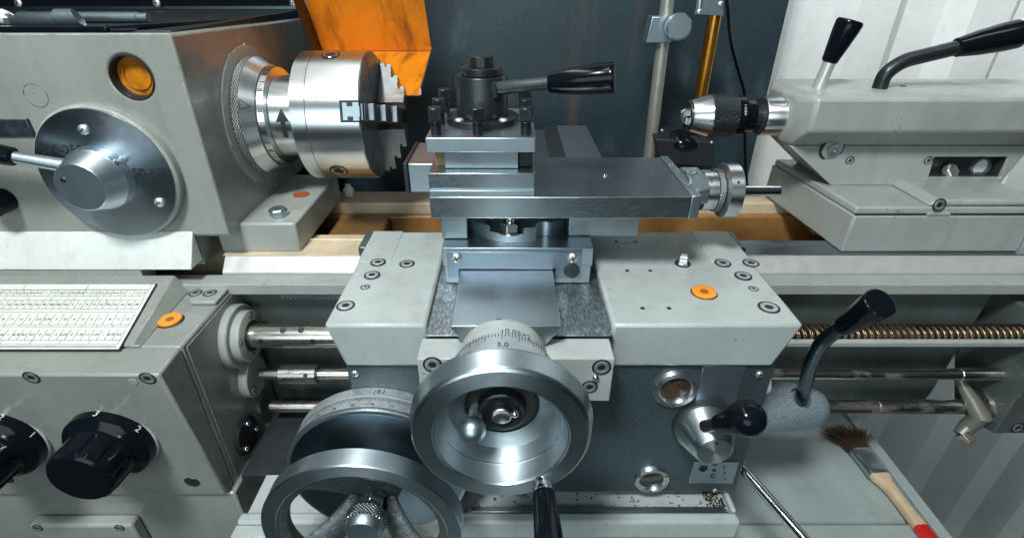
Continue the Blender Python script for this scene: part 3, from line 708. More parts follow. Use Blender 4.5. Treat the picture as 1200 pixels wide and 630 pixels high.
bp = L3([(-.2845, .084), (-.2835, .0868), (-.2645, .0870), (-.2642, .0862)], 'turn_x', 'back_plate')
bo = L3([(-.2638, .0862), (-.2635, .0870), (XF - .0015, .0870), (XF - .0002, .0860)], 'turn_x', 'body')
fc = L3([(XF - .0001, .0858), (XF + .0005, .0850), (XF + .0006, .024), (XF - .02, .022)], 'steel_dark', 'face')
def rad(al): return Vector((0, -math.cos(al), math.sin(al)))
A0 = math.radians(17)
for k in range(3):
    al = A0 + k * 2 * PI / 3; d = rad(al); t = Vector((1, 0, 0)).cross(d); w = .0105
    poly = [(-.214, .030), (-.214, .0835), (XF + .004, .0835), (XF + .006, .0855), (-.187, .0855), (-.187, .081)]
    xs, r = -.187, .081
    for s in range(3):
        poly += [(xs + .0012, r), (xs + .0012, r - .004), (xs + .0032, r - .004), (xs + .0032, r)] if s < 3 else []
        xs += .0108; poly += [(xs - .001, r), (xs, r - .002), (xs, r - .019)]; r -= .019
    poly += [(xs, .016)]; poly += [(-.214, .016)]
    q = MB(); n = len(poly)
    q.faces([AX + Vector((x, 0, 0)) + d * r + t * w for x, r in poly] + [AX + Vector((x, 0, 0)) + d * r - t * w for x, r in poly],
            [tuple(range(n)), tuple(range(n, 2 * n))[::-1]] + [(i, (i + 1) % n, n + (i + 1) % n, n + i) for i in range(n)])
    jw = part('jaw', q, 'jaw', ch, .0006)
    # guide slot in the body's side
    q = MB(); q.obox(AX + Vector((XF - .0120, 0, 0)) + d * .082, (.0125, 0, 0), d * .0056, t * .0135); part('jaw_slot', q, 'ink', ch)
    q = MB(); q.obox(AX + Vector((XF - .0095, 0, 0)) + d * .082, (.0102, 0, 0), d * .0059, t * .0062); q.obox(AX + Vector((XF - .0040, 0, 0)) + d * .082, (.0038, 0, 0), d * .00585, t * .0112)
    q.obox(AX + Vector((XF - .0180, 0, 0)) + d * .082, (.0028, 0, 0), d * .00585, t * .0106); part('jaw_guide', q, 'steel_dark', jw)
    d2 = rad(al + PI / 3); c = AX + Vector((-.240, 0, 0)) + d2 * .0868
    q = MB(); q.mi = 1; q.lathe([(-.004, .0125), (.0005, .0125), (.0006, .0112)], c, d2, 32); q.mi = 0
    q.ringlathe([(0, .0068), (.0009, .0068), (.0012, .0098), (0, .0108)], c, d2, 32); q.mi = 1; q.lathe([(.0, .0071), (.0008, .0071)], c, d2, 4, ref=(1, .6, .3))
    me = q.mesh('key_socket'); o = put('key_socket', me, ['chrome', 'ink'], ch)
    q = MB(); d3 = d2; tt = Vector((1, 0, 0)).cross(d3)
    q.obox(AX + Vector((XF + .0006, 0, 0)) + d3 * .053, (.0002, 0, 0), d3 * .031, tt * .0005); part('face_line', q, 'ink', fc)
# ================================================================== feed gearbox
XB_, YB_ = -.3723, .4546; zg0 = -.607; zg1 = -.3635
gb = thing('feed_gearbox', 'grey feed gearbox casting with a white chart plate and orange plug', 'gearbox', (-.7, .52, zg0))
YB_ = .432; mb = MB(); mb.box(-1.2, XB_, .4630, .61, zg0, zg1); body = part('body', mb, 'head', gb, .003)
mb = MB(); mb.hexa([(-1.2, .4430, zg0 + .016), (XB_, .4430, zg0 + .016), (XB_, .4624, zg0 + .016), (-1.2, .4624, zg0 + .016)], [(-1.2, .4195, zg1 - .003), (XB_, .4195, zg1 - .003), (XB_, .4624, zg1 - .0003), (-1.2, .4624, zg1 - .0003)]); part('front_cover', mb, 'head', gb, .0028)
# wedge under the chart
wp = [P(u, v, z=zg1) for u, v in ((145, 413), (212, 413))]
zb1 = -.3425; yb = P(100, 334, z=zb1).y
xr0, xr1 = P(150, 411, z=zg1).x, P(192, 337, z=zb1).x
mb = MB(); mb.hexa([(-1.2, .462, zg1 + .0005), (xr0 + .010, .462, zg1 + .0005), (xr1 + .012, yb + .02, zg1 + .0005), (-1.2, yb + .02, zg1 + .0005)],
                   [(-1.2, .464, zg1 + .0025), (xr0, .464, zg1 + .0025), (xr1, yb + .02, zb1 + .003), (-1.2, yb + .02, zb1 + .003)])
part('chart_rest', mb, 'head', gb, .004)
# chart plate on the slope
s0 = Vector((0, .464, zg1 + .0025)); s1 = Vector((0, yb + .02, zb1 + .003)); sv = (s1 - s0).normalized(); sn = Vector((1, 0, 0)).cross(sv).normalized()
def slope(u, v):
    a, d = (u - 600) / F, (v - 315) / F; r = Vector((a, CP - d * SP, -SP - d * CP)); return r * (s0.dot(sn) / r.dot(sn))
e0, e1 = slope(140, 410), slope(183, 334)
def plate(mb, off0, off1, gr):
    bl, br, tr_, tl = Vector((-1.15, e0.y - gr, 0)), Vector((e0.x + gr, e0.y - gr, 0)), Vector((e1.x + gr, e1.y + gr, 0)), Vector((-1.15, e1.y + gr, 0))
    q = []
    for p in (bl, br, tr_, tl): z = s0.z + (p.y - s0.y) / sv.y * sv.z; q.append(Vector((p.x, p.y, z)))
    mb.hexa([p + sn * off0 for p in q], [p + sn * off1 for p in q])
mb = MB(); plate(mb, .0002, .0011, .0016); part('plate_backing', mb, 'ink', gb)
mb = MB(); plate(mb, .0012, .0022, 0); cp = part('chart_plate', mb, 'chart', gb, .0003)
Ls = (e1 - e0).length; shear = (e1.x - e0.x); H = (Vector((0, e1.y, e1.z)) - Vector((0, e0.y, e0.z))).length
def cpt(x, h):      # x metres to the left of the right edge, h 0..1 up the plate
    return Vector((e0.x + shear * h - x, 0, 0)) + Vector((0, s0.y, s0.z)) + sv * ((e0.y - s0.y) / sv.y + H * h) + sn * .0023
mb = MB(); W = .40
def cl(x0, h0, x1, h1, w=.00042):
    a, b = cpt(x0, h0), cpt(x1, h1); d = (b - a).normalized(); t = sn.cross(d); mb.obox((a + b) / 2, (b - a) / 2, t * w / 2, sn * .00005)
rows = [(.06, .12, 12), (.12, .27, 44), (.31, .34, 22), (.34, .50, 38), (.53, .58, 0), (.58, .72, 46), (.72, .77, 14), (.79, .89, 46), (.89, .99, 5)]
for h0, h1, nc in rows:
    cl(.004, h0, W, h0); 
    for i in range(nc + 1):
        x = .004 + (W - .004) * i / max(nc, 1)
        if nc: cl(x + (0), h0, x, h1)
cl(.004, .03, W, .03, .0012); cl(.004, .90, W, .90)
part('chart_grid', mb, 'ink', cp)
rt = Vector((1, 0, 0))
rows_t = [(.84, 46, ['1.8', '1.5', '1', '0.5', '0.4', '0.3', '0.2', '1.2', '1.1', '0.05', '0.2', '1.5']), (.65, 46, ['48', '40', '32', '26', '20', '16', '12', '9', '7', '5', '24', '28']),
          (.42, 38, ['12', '11', '8', '7', '6', '5', '4', '3.5', '3', '2.75', '2.5', '2']), (.195, 44, ['0.5', '0.75', '1', '1.25', '1.5', '1.75', '2', '2.25', '3', '3.5', '4', '4.5'])]
for h, nc, words in rows_t:
    for i in range(nc):
        x = .004 + (W - .004) * (i + .5) / nc
        if x > .26: break
        lettering('chart_number', words[i % len(words)], .0046, cpt(x, h) , rt, sv, 'ink', cp)
# lug and plug on the flat part
c = P(200, 376, z=zg1)
mb = MB(); mb.lathe([(.0002, .0150), (.0008, .0150), (.001, .0135)], c, (0, 0, 1), 36); pg = part('plug_seat', mb, 'ink', gb)
mb = MB(); mb.lathe([(.0008, .0132), (.0032, .0132), (.004, .012), (.003, .0055), (.003, .001)], c, (0, 0, 1), 36); pl = part('oil_plug', mb, 'plug', gb, label='orange oil plug on the gearbox')
mb = MB(); mb.lathe([(.0031, .005), (.0034, .005)], c, (0, 0, 1), 6); part('plug_socket', mb, 'plug_dull', pl)
a, b = P(222, 349, z=zg1 + .006), P(262, 349, z=zg1 + .006)
mb = MB(); mb.prism([(a.x, .553), (a.x + .006, .546), (XB_ - .001, .546), (XB_ - .001, .60), (a.x, .60)], 'Z', zg1 + .0003, zg1 + .006); lug = part('fixing_lug', mb, 'grey', gb, .002)
for u in (229, 246): place('lug_screw', SOCKET, lug, P(u, 343, z=zg1 + .0062), scale=.9)
# screws and holes on its front
for u, v in ((37, 442), (173, 443)): place('front_screw', SOCKET, gb, P(u, v, y=.4200), (0, -1, -.105), scale=.95)
place('front_screw', SOCKET, gb, P(234, 549, y=.4382), (0, -1, -.105), scale=.95)
for u, v in ((225, 564), (7, 560)):
    q = MB(); q.lathe([(.0002, .0095), (.0006, .0092), (.0007, .0075)], P(u, v, y=.4395), (0, -1, -.105), 28); part('pin_hole', q, 'dial', gb)
q = MB(); q.lathe([(.0002, .005), (.0006, .0045)], P(156, 447, y=.4205), (0, -1, -.105), 20); part('blank_pin', q, 'grey', gb)
# front cover seam on the side
mb = MB(); mb.box(XB_ + .0001, XB_ + .0012, .470, .60, zg0 + .02, zg1 - .006); part('side_cover', mb, 'head', gb, .0005)
# flanges where the shafts leave
def flange(R, th, y, z, mat, name, R2=None, th2=0):
    q = MB(); pr_ = [(0, R), (th - .0015, R), (th, R - .0015)]
    q.lathe(pr_, (XB_ - .001, y, z), (1, 0, 0), 48); f = part(name, q, mat, gb)
    if R2:
        q = MB(); q.lathe([(th - .001, R2), (th + th2 - .001, R2), (th + th2, R2 - .0015)], (XB_, y, z), (1, 0, 0), 48); part('hub', q, mat, f)
    return f
f1 = flange(.0430, .013, YS, zl, 'grey', 'shaft_flange', .0345, .011)
q = MB(); q.lathe([(0, .021), (.0008, .021)], (XB_ + .0242, YS, zl), (1, 0, 0), 32); part('seal', q, 'ink', f1)
for a in (20, 110, 200, 290):
    d = rad(math.radians(a)); place('flange_screw', SMALL, f1, Vector((XB_ + .0240, YS, zl)) + d * .0285, (1, 0, 0))
f2 = flange(.0290, .014, YS, zf - .004, 'grey', 'shaft_flange'); place('flange_screw', SOCKET, f2, Vector((XB_ + .0142, YS - .018, zf - .015)), (1, 0, 0), scale=.8)
f3 = flange(.0180, .008, YS + .01, zc - .002, 'rust_shade_grey', 'shaft_flange')
f4 = flange(.0270, .008, YS - .048, zc - .006, 'blackm', 'end_cap')
for a in (100, 200, 330):
    d = rad(math.radians(a)); q = MB(); q.ball(Vector((XB_ + .008, YS - .048, zc - .006)) + d * .0185, .0042, 14); part('cap_bolt', q, 'chrome', f4)
# lower casting with a cover
mb = MB(); mb.box(-1.2, XB_ + .006, .4480, .60, -.85, zg0 + .013); part('lower_case', mb, 'head', gb, .003)
YB_ = .4545
ca, cb_ = P(35, 612, y=YB_ - .02), P(152, 612, y=YB_ - .02)
mb = MB(); mb.box(ca.x, cb_.x + .004, YB_ - .024, YB_ - .0062, ca.z - .08, ca.z); cv = part('lower_cover', mb, 'grey', gb, .004)
for u in (44, 140): place('cover_screw', SMALL, cv, P(u, 618, y=YB_ - .0242), (0, -1, 0), scale=1.2)
q = MB(); q.lathe([(0, .03), (.012, .028), (.013, .02)], P(85, 648, y=YB_ - .0242), (0, -1, 0), 40); part('cover_knob', q, 'black', cv)
# selector knobs
def sknob(px, label, digits):
    YB_ = .433; c = P(px, 511, y=YB_)
    k = thing('selector_knob', label, 'knob', (c.x, YB_, c.z), 'black fluted selector knobs on the feed gearbox')
    q = MB(); q.lathe([(-.006, .0500), (.0040, .0500), (.0050, .0490)], c, (0, -1, 0), 64); part('base_ring', q, 'pale', k)
    q = MB(); q.lathe([(.0052, .0480), (.017, .0475), (.0205, .0447), (.023, .0385), (.025, .0366)], c, (0, -1, 0), 64); cl_ = part('collar', q, 'black', k)
    n = 96; q = MB(); rings = []
    for a, r, g in ((.025, .0366, 0), (.029, .0366, 0), (.031, .0366, 1), (.051, .0357, 1), (.054, .0352, .3), (.058, .0346, 0), (.0605, .032, 0), (.0614, .025, 0), (.0605, .012, 0)):
        ring = []
        for j in range(n):
            th = 2 * PI * j / n; f = (th * 10 / (2 * PI)) % 1; dp = .0026 * g * (1 if .32 < f < .68 else 0)
            ring.append(q.bm.verts.new(c + Vector(((r - dp) * math.sin(th), -a, (r - dp) * math.cos(th)))))
        rings.append(ring)
    for A_, B_ in zip(rings, rings[1:]):
        for j in range(n): q.bm.faces.new((A_[j], A_[(j + 1) % n], B_[(j + 1) % n], B_[j]))
    q.bm.faces.new(rings[-1]); part('grip', q, 'black', k)
    for a, s in digits:
        al = math.radians(a); d = Vector((math.sin(al), 0, math.cos(al))); r = Vector((math.cos(al), 0, -math.sin(al)))
        lettering('digit', s, .011, c + Vector((0, -.0112, 0)) + d * .0479, r, Vector((0, 1, 0)), 'inkw', cl_, wrap=.0479)
    q = MB(); q.lathe([(0, .002), (.0006, .002)], c + Vector((.0288, -.0228, .0255)) , (.7, -.5, .6), 10); part('set_screw', q, 'satin', k)
sknob(136, 'black fluted selector knob showing the digit 3 on top', [(4, '3'), (60, '2'), (-70, '4')])
sknob(8, 'black fluted selector knob showing the digits 2 and 1, cut by the left edge', [(28, '2'), (72, '1'), (-30, '3')])

# small things near the chuck and the left edge
c = P(-4, 238, y=YH - .012)
q = MB(); q.lathe([(0, .0155), (.020, .0150), (.024, .011), (.0245, .001)], Vector((c.x, YH - .0005, c.z)), (0, -1, 0), 28); part('black_knob', q, 'black', hd)
q = MB(); c = P(409, 226, z=-.330); rr = random.Random(4)
q.ball(c + Vector((0, 0, .004)), .008, 14, (1, .8, 1.5))
for v in q.bm.verts: v.co += Vector([rr.uniform(-.0025, .0025) for _ in range(3)])
solo('cotton_wad', q, 'white', 'small pale cotton wad lying in the gap below the chuck', 'wad', c)
# ================================================================== carriage: saddle and apron
cg = thing('carriage', 'pale grey lathe carriage with a dark blue grey hammered apron', 'carriage', (.05, .5, -.56))
def wing(xo, xi, xob, name):
    q = MB(); s = 1 if xo > xi else -1
    b = [(xi, .4205, -.3564), (xob, .4205, -.3564), (xob, .630, -.3330), (xi, .630, -.3330)]
    t = [(xi, .4165, -.300), (xo, .4165, -.300), (xo, .630, -.300), (xi, .630, -.300)]
    q.hexa(b, t); return part(name, q, 'pale', cg, .0035)
lw = wing(-.186, -.0850, -.174, 'saddle_wing'); rw = wing(.2885, .0995, .272, 'saddle_wing')
# rear pads that sit a hair lower than the wings, seen beyond the groove lines
mb = MB(); mb.box(.2400, .2882, .545, .6295, -.301, -.2992); part('wiper_cover', mb, 'pale', cg, .0005)
mb = MB(); mb.box(-.1855, -.1460, .545, .6295, -.301, -.2992); part('wiper_cover', mb, 'pale', cg, .0005)
mb = MB(); mb.prism([(.2890, -.335), (.2980, -.335), (.2980, -.3035), (.2945, -.3005), (.2890, -.3005)], 'Y', .585, .632); part('way_wiper', mb, 'steel_dark', cg, .0006)
mb = MB(); mb.box(-.1955, -.1865, .585, .632, -.335, -.301); part('way_wiper', mb, 'steel_dark', cg, .0006)
mb = MB(); mb.box(-.0848, .0993, .4120, .640, -.362, -.3085); part('saddle_bridge', mb, 'steel_dark', cg)
mb = MB(); mb.box(-.0846, -.043, .4090, .64, -.3083, -.3072); part('scraped_way', mb, 'way', cg, .0003)
mb = MB(); mb.box(.032, .0991, .4090, .64, -.3083, -.3072); part('scraped_way', mb, 'way', cg, .0003)
mb = MB(); mb.prism([(-.0440, -.3071), (-.0575, -.2885), (-.0575, -.285), (.0457, -.285), (.0457, -.2885), (.0325, -.3071)], 'Y', .3940, .64); part('dovetail_way', mb, 'steel_y', cg, .0008)
mb = MB(); mb.box(-.0885, .0955, .3770, .4085, -.363, -.3100); fb = part('front_block', mb, 'pale', cg, .0012)
for u, v, s in ((507, 427, 1), (705, 430, 1), (691, 453, .85)): place('block_screw', SOCKET, fb, P(u, v, y=.3768), (0, -1, 0), scale=s)
q = MB(); q.ball(P(698, 442, y=.3765), .0035, 14); part('oil_ball', q, 'chrome', fb)
for u, v, s in ((443, 307, 1), (436, 322, 1), (477, 309, 1), (405, 358, 1.05)): place('socket_screw', SOCKET, lw, P(u, v, z=-.2990 if v < 325 and u < 450 else -.2998), scale=s)
place('small_screw', SMALL, lw, P(428, 336, z=-.2998))
for u, v, s in ((847, 308, 1.05), (880, 308, 1.05), (871, 323, 1.05), (901, 360, 1.2)): place('socket_screw', SOCKET, rw, P(u, v, z=-.2990 if v < 325 else -.2998), scale=s, spin=u)
place('small_screw', SMALL, rw, P(883, 338, z=-.2998))
for u, v in ((735, 317), (762, 317), (753, 361), (784, 361), (722, 283), (745, 283)): place('pin_hole', HOLE, rw, P(u, v, z=-.2999))
c = P(825, 343, z=-.30)
mb = MB(); mb.mi = 0; mb.lathe([(.0002, .0142), (.0006, .0140)], c, (0, 0, 1), 36); pgs = part('plug_seat', mb, 'ink', rw)
mb = MB(); mb.lathe([(.0006, .0130), (.0022, .0130), (.0028, .0118), (.0020, .0055), (.0020, .001)], c, (0, 0, 1), 36); pl = part('oil_plug', mb, 'plug', rw, label='bright orange oil plug in the saddle wing')
mb = MB(); mb.lathe([(.0021, .0052), (.0024, .0052)], c, (0, 0, 1), 6); part('plug_socket', mb, 'plug_dull', pl)
c = P(800, 309, z=-.30)
mb = MB(); mb.lathe([(.0002, .0095), (.001, .0095), (.0012, .0080)], c, (0, 0, 1), 28); bs = part('bolt_seat', mb, 'ink', rw)
mb = MB(); mb.lathe([(.0006, .0078), (.002, .0074), (.002, .0066), (.011, .0060), (.012, .005)], c, (0, 0, 1), 4, ref=(1, .5, 0)); part('square_bolt', mb, 'chrome', rw, .0006)
# apron
YA = .4250
mb = MB(); mb.box(-.176, .279, YA, .52, -.5625, -.3570); ap = part('apron', mb, 'hammer', cg, .003)
place('apron_screw', PAN, ap, P(416, 437, y=YA - .0002), (0, -1, 0)); place('apron_screw', PAN, ap, P(890, 438, y=YA - .0002), (0, -1, 0)); place('apron_screw', PAN, ap, P(838, 574, y=YA - .0002), (0, -1, 0), scale=.8)
for (u, v), R in (((792, 457), .0245), ((764, 563), .0215)):
    c = P(u, v, y=YA - .004)
    q = MB(); q.ringlathe([(-.004, R), (.003, R), (.005, R * .95), (.005, R * .74), (.003, R * .69), (-.003, R * .69)], Vector((c.x, YA - .0002, c.z)), (0, -1, 0), 48); sg_ = part('sight_glass', q, 'turn_y', cg)
    q = MB(); q.lathe([(-.001, R * .70), (.0012, R * .70), (.0022, R * .4), (.0024, .001)], Vector((c.x, YA - .0002, c.z)), (0, -1, 0), 36); part('glass', q, 'oil', sg_)
    for a in (60, 180, 300):
        d = Vector((math.sin(math.radians(a)), 0, math.cos(math.radians(a)))); q = MB(); q.lathe([(0, .0013), (.0003, .0013)], Vector((c.x, YA - .0052, c.z)) + d * R * .85, (0, -1, 0), 10); part('ring_hole', q, 'ink', sg_)
p0, p1 = P(822, 437, y=YA), P(868, 478, y=YA)
mb = MB(); mb.box(p0.x, P(870, 440, y=YA).x, YA - .0015, YA - .0002, P(845, 478, y=YA).z, -.3580); part('blank_plate', mb, 'satin', ap, .0003)
p0, p1 = P(813, 540, y=YA), P(858, 565, y=YA)
mb = MB(); mb.box(p0.x, p1.x, YA - .0012, YA - .0002, p1.z, p0.z); sp_ = part('symbol_plate', mb, 'satin', ap, .0003)
y_ = YA - .0013
def sym(s, u, v, size): lettering('symbol', s, size, P(u, v, y=y_), (1, 0, 0), (0, 0, 1), 'ink', sp_, .0003)
for s, u, v in (('C', 838, 543), ('o', 837, 550), ('C', 835, 557)): sym(s, u, v, .0085)
for i in range(4): sym('l', 848 + i * .5, 541 + i * 6.5, .006)
q = MB(); c = P(824, 549, y=y_)
for dx, dz, w, h in ((0, 0, .0055, .0014), (-.003, .003, .0012, .003), (.0, .003, .0012, .003), (.003, .003, .0012, .003), (0, -.003, .003, .0018)): q.box(c.x + dx - w, c.x + dx + w, y_ - .0002, y_, c.z + dz - h, c.z + dz + h)
part('tool_symbol', q, 'ink', sp_)
# lever housing on the apron's right
hc = P(930, 473, y=.50); ZH = hc.z
mb = MB(); mb.lathe([(0, .036), (.03, .0355), (.085, .0305), (.108, .0275), (.122, .0215), (.130, .0125), (.132, .001)], (.279, .50, ZH), (1, 0, -.045), 48); hs = part('lever_housing', mb, 'hammer_pale', cg)
mb = MB(); mb.lathe([(-.012, .0135), (.05, .0135)], (.364, .488, -.464), (.1, -.5, .85), 24)
carve(hs, [mb])
mb = MB(); mb.lathe([(0, .0115), (.020, .0115), (.022, .0128), (.026, .0128)], (.277, .470, P(912, 448, y=.47).z), (1, 0, 0), 28); part('white_bush', mb, 'white', cg)

# ================================================================== cross slide
cs = thing('cross_slide', 'steel cross slide with a bluish wiper plate over the dovetail', 'cross slide', (0, .6, -.29))
x0, x1 = -.0770, .0895
mb = MB(); mb.box(x0, x1, .5045, 1.0, -.2825, -.2600); part('body', mb, 'steel', cs, .0008)
mb = MB(); mb.box(x0 + .001, -.0585, .5070, .95, -.3065, -.2826); part('gib_rail', mb, 'steel_dark', cs, .0008)
mb = MB(); mb.box(.0470, x1 - .001, .5070, .95, -.3065, -.2826); part('gib_rail', mb, 'steel_dark', cs, .0008)
wx0, wx1 = P(524, 300, y=.50).x, P(682, 300, y=.50).x
zt_ = P(600, 295, y=.50).z; zlow = P(600, 326, y=.50).z
mb = MB(); mb.prism([(wx0, zt_), (wx1, zt_), (wx1, zlow), (.0478, zlow), (.0478, -.2838), (-.0590, -.2838), (-.0590, zlow + .001), (wx0, zlow + .001)], 'Y', .4995, .5043); wpl = part('wiper_plate', mb, 'dial', cs, .0005)
for u, v in ((535, 302), (671, 302)): place('plate_screw', PAN, wpl, P(u, v, y=.4994), (0, -1, 0), .4, scale=1.35)
c = P(670, 317, y=.4994)
mb = MB(); mb.mi = 0; mb.lathe([(0, .0088), (.0012, .0088), (.0018, .0078)], c, (0, -1, 0), 28); mb.mi = 1; mb.obox(c + Vector((0, -.0019, 0)), (.0012, 0, .0003), (0, .0003, 0), (-.0018, 0, .0078))
o = put('gib_screw', mb.mesh('gib_screw'), ['dark', 'ink'], wpl)
mb = MB(); mb.box(.0876, .1455, .655, 1.02, -.2595, -.257); part('rear_cover', mb, 'satin', cs, .0008)
mb = MB(); mb.box(.0610, .0874, .655, 1.02, -.2640, -.2590); part('rear_strip', mb, 'dark', cs, .0008)
mb = MB(); mb.box(.0905, .1440, .655, 1.015, -.31, -.2597); part('rear_cover_side', mb, 'dark', cs)
# ================================================================== compound slide
cp_ = thing('compound_slide', 'long steel compound slide on a graduated swivel base', 'compound slide', (.05, .57, -.26))
mb = MB(); mb.box(.0640, .1430, .5330, .625, -.2595, -.2235); part('base_block', mb, 'steel_dark', cp_, .0008)
mb = MB(); mb.box(-.0790, -.0500, .5260, .625, -.2595, -.2235); part('base_block', mb, 'steel_dark', cp_, .0008)
mb = MB(); mb.lathe([(0, .0610), (.0165, .0610), (.0175, .0600)], (.004, .577, -.2597), (0, 0, 1), 96); sw = part('swivel_ring', mb, 'satin', cp_)
q = MB(); q.lathe([(-.0, .026), (.02, .026)], (-.003, .5375, -.2490), (0, 0, 1), 40); q2 = MB(); q2.lathe([(-.02, .0105), (.03, .0105)], (.0365, .5235, -.2500), (0, 0, 1), 28); 
carve(sw, [q, q2])
q = MB()
for i in range(-34, 35):
    a = math.radians(i * 1.7); d = Vector((math.sin(a), -math.cos(a), 0)); t = Vector((math.cos(a), math.sin(a), 0))
    if .026 < .004 + d.x * .061 < .047: continue
    ln = .0042 if i % 5 == 0 else .0026
    q.obox(Vector((.004, .577, -.2435 - ln / 2)) + d * .0611, t * .00018, d * .0001, (0, 0, ln / 2))
part('scale', q, 'ink', sw)
mb = MB(); c = Vector((P(598, 268, y=.524).x, .5235, -.2488)); mb.lathe([(0, .0145), (.0015, .0145)], c, (0, 0, 1), 32); hexnut(mb, c + Vector((0, 0, .0015)), .0118, .0105, ref=(1, .2, 0)); mb.lathe([(.0115, .0058), (.017, .0055), (.018, .004)], c, (0, 0, 1), 20)
part('clamp_nut', mb, 'chrome', cp_, .0005)
YT = .5000
z0, z1 = P(600, 256, y=YT).z, P(600, 231, y=YT).z
xl, xr = P(503, 231, y=YT).x, P(811, 231, y=YT).x
mb = MB(); mb.box(xl, xr, YT, .634, z0, z1); tb = part('top_plate', mb, 'steel', cp_, .0009)
c = P(709, 206, z=z1)
mb = MB(); mb.lathe([(0, .0045), (.0004, .0045)], c, (0, 0, 1), 20); mb.ball(c + Vector((0, 0, -.0005)), .0028, 12); part('oil_nipple', mb, 'chrome', tb)
mb = MB(); mb.box(-.125, xl - .004, .60, .69, -.2325, -.1965); part('slide_tail', mb, 'satin', cp_, .0015)
mb = MB(); mb.box(-.130, -.1255, .598, .69, -.2335, -.1955); part('tail_cap', mb, 'dark', cp_, .0008)
# end bracket of the screw
a0 = P(772, 184, z=z1); a1 = P(811, 231, z=z1); b1 = P(828, 228, z=z1)
mb = MB(); mb.box(xr + .0002, xr + .0105, YT + .0005, .636, z0 - .001, z1 + .0012); ebk = part('end_plate', mb, 'satin', cp_, .001)
for v, yy in ((0, .535), (0, .60)): place('plate_screw', SOCKET, ebk, (xr + .0053, yy, z1 + .0013), scale=.5)
HA = Vector((0, .566, -.2170))
mb = MB(); mb.prism([(.535, z0 + .002), (.535, -.205), (.548, -.1955), (.584, -.1955), (.597, -.205), (.597, z0 + .002)], 'X', xr + .0107, xr + .032); bb = part('screw_bracket', mb, 'satin', cp_, .0015)
place('bracket_screw', SOCKET, bb, (xr + .018, .566, -.1953), scale=.8)
hw = thing('compound_handwheel', 'small bright handwheel with graduated dial at the compound slide end', 'handwheel', (xr + .033, HA.y, HA.z))
o_ = HA + Vector((xr + .0322, 0, 0))
def L4(prof, mat, name, n=56):
    q = MB(); q.lathe(prof, o_, (1, 0, 0), n); return part(name, q, mat, hw)
dl = L4([(0, .0230), (.014, .0230), (.0145, .0222)], 'turn_x', 'dial')
q = MB(); ticks(q, o_, (1, 0, 0), .0230, .0135, [(math.radians(i * 7.2), -.007 if i % 5 == 0 else -.0042) for i in range(50)], .0004); part('graduation', q, 'ink', dl)
lettering('dial_number', '0.5', .0048, o_ + Vector((.0045, -.0230 * math.sin(.75), .0230 * math.cos(.75))), (0, -math.cos(.75), -math.sin(.75)), (1, 0, 0), 'ink', dl)
L4([(.0147, .0240), (.0155, .0246), (.0205, .0246), (.021, .0235)], 'knurl_s', 'knurled_ring')
mb = MB(); mb.lathe([(.022, .0200), (.0235, .0300), (.0245, .0312), (.0385, .0312), (.0395, .0302), (.0395, .0245), (.030, .0235), (.030, .010), (.040, .0095), (.040, .003)], o_, (1, 0, 0), 64); whl = part('wheel', mb, 'turn_x', hw)
q = MB(); q.lathe([(0, .0016), (.0004, .0016)], o_ + Vector((.031, -.0312 * .8, .0312 * .6)), (0, -.8, .6), 10); part('grub_hole', q, 'ink', whl)
mb = MB(); mb.lathe([(.0402, .0062), (.092, .0060), (.0935, .0045)], o_ + Vector((0, .0, -.001)), (1, 0, 0), 24); part('handle_pin', mb, 'chrome', hw)

# ================================================================== tool post
zs1 = P(600, 203, y=.505).z; zl0 = P(600, 223, y=.503).z
xtr = P(627, 203, y=.505).x
tp = thing('tool_post', 'square four way steel tool post with black square headed clamp bolts', 'tool post', (-.03, .565, z1))
mb = MB(); mb.box(xl, xtr, .5050, .633, z1 + .0002, zs1); part('slide_block', mb, 'steel', tp, .0009)
mb = MB(); mb.box(xl + .0005, xtr - .0005, .5015, .5048, z1 + .0003, zl0); part('lower_step', mb, 'satin', tp, .0004)
zq0, zq1 = P(600, 179, y=.4985).z, P(600, 161.5, y=.4985).z
qx0, qx1 = P(498, 161, y=.4985).x, P(628, 161, y=.4985).x
cx0, cx1 = P(521, 190, y=.520).x, P(607.5, 190, y=.520).x
mb = MB(); mb.box(cx0, cx1, .5195, .61, zs1 + .0002, zq0 - .0002); part('core', mb, 'steel', tp, .0006)
mb = MB(); mb.box(cx0 - .0105, cx0 - .0002, .53, .60, zs1 + .0002, zq0 - .0002); part('core_shim', mb, 'cream', tp)
mb = MB(); mb.box(cx1 + .0002, qx1 - .002, .525, .612, zs1 + .0002, zq0 - .0002); part('lower_jaw', mb, 'blackm', tp, .001)
mb = MB(); mb.box(qx0, qx1, .4985, .6250, zq0, zq1); bl = part('top_block', mb, 'satin', tp, .0012)
tc_ = Vector(((qx0 + qx1) / 2 - .001, .5640, zq1))
mb = MB(); mb.lathe([(.0002, .0388), (.0060, .0388), (.0070, .0375)], tc_, (0, 0, 1), 64); fl_ = part('flange', mb, 'blued', tp)
for u, v in ((538, 141.5), (590, 141.5)): place('flange_screw', SLOT, fl_, P(u, v, z=zq1 + .007), (0, 0, 1), .7 if u < 560 else -.5, scale=1.05)
mb = MB(); s = .0062
for a, r in (): pass
def bolt_mesh():
    q = MB(); q.mi = 0
    pr_ = [(0, .0046)]
    for i in range(9): pr_ += [(.0006 + i * .00125, .0058), (.0012 + i * .00125, .0043)]
    pr_ += [(.0125, .005), (.0126, .0066), (.0134, .0070), (.0142, .0066)]
    q.lathe(pr_, (0, 0, 0), (0, 0, 1), 18)
    q.box(-s, s, -s, s, .0143, .0265); me = q.mesh('clamp_bolt'); return me
bm_ = bolt_mesh(); bm_.materials.append(M['blued'])
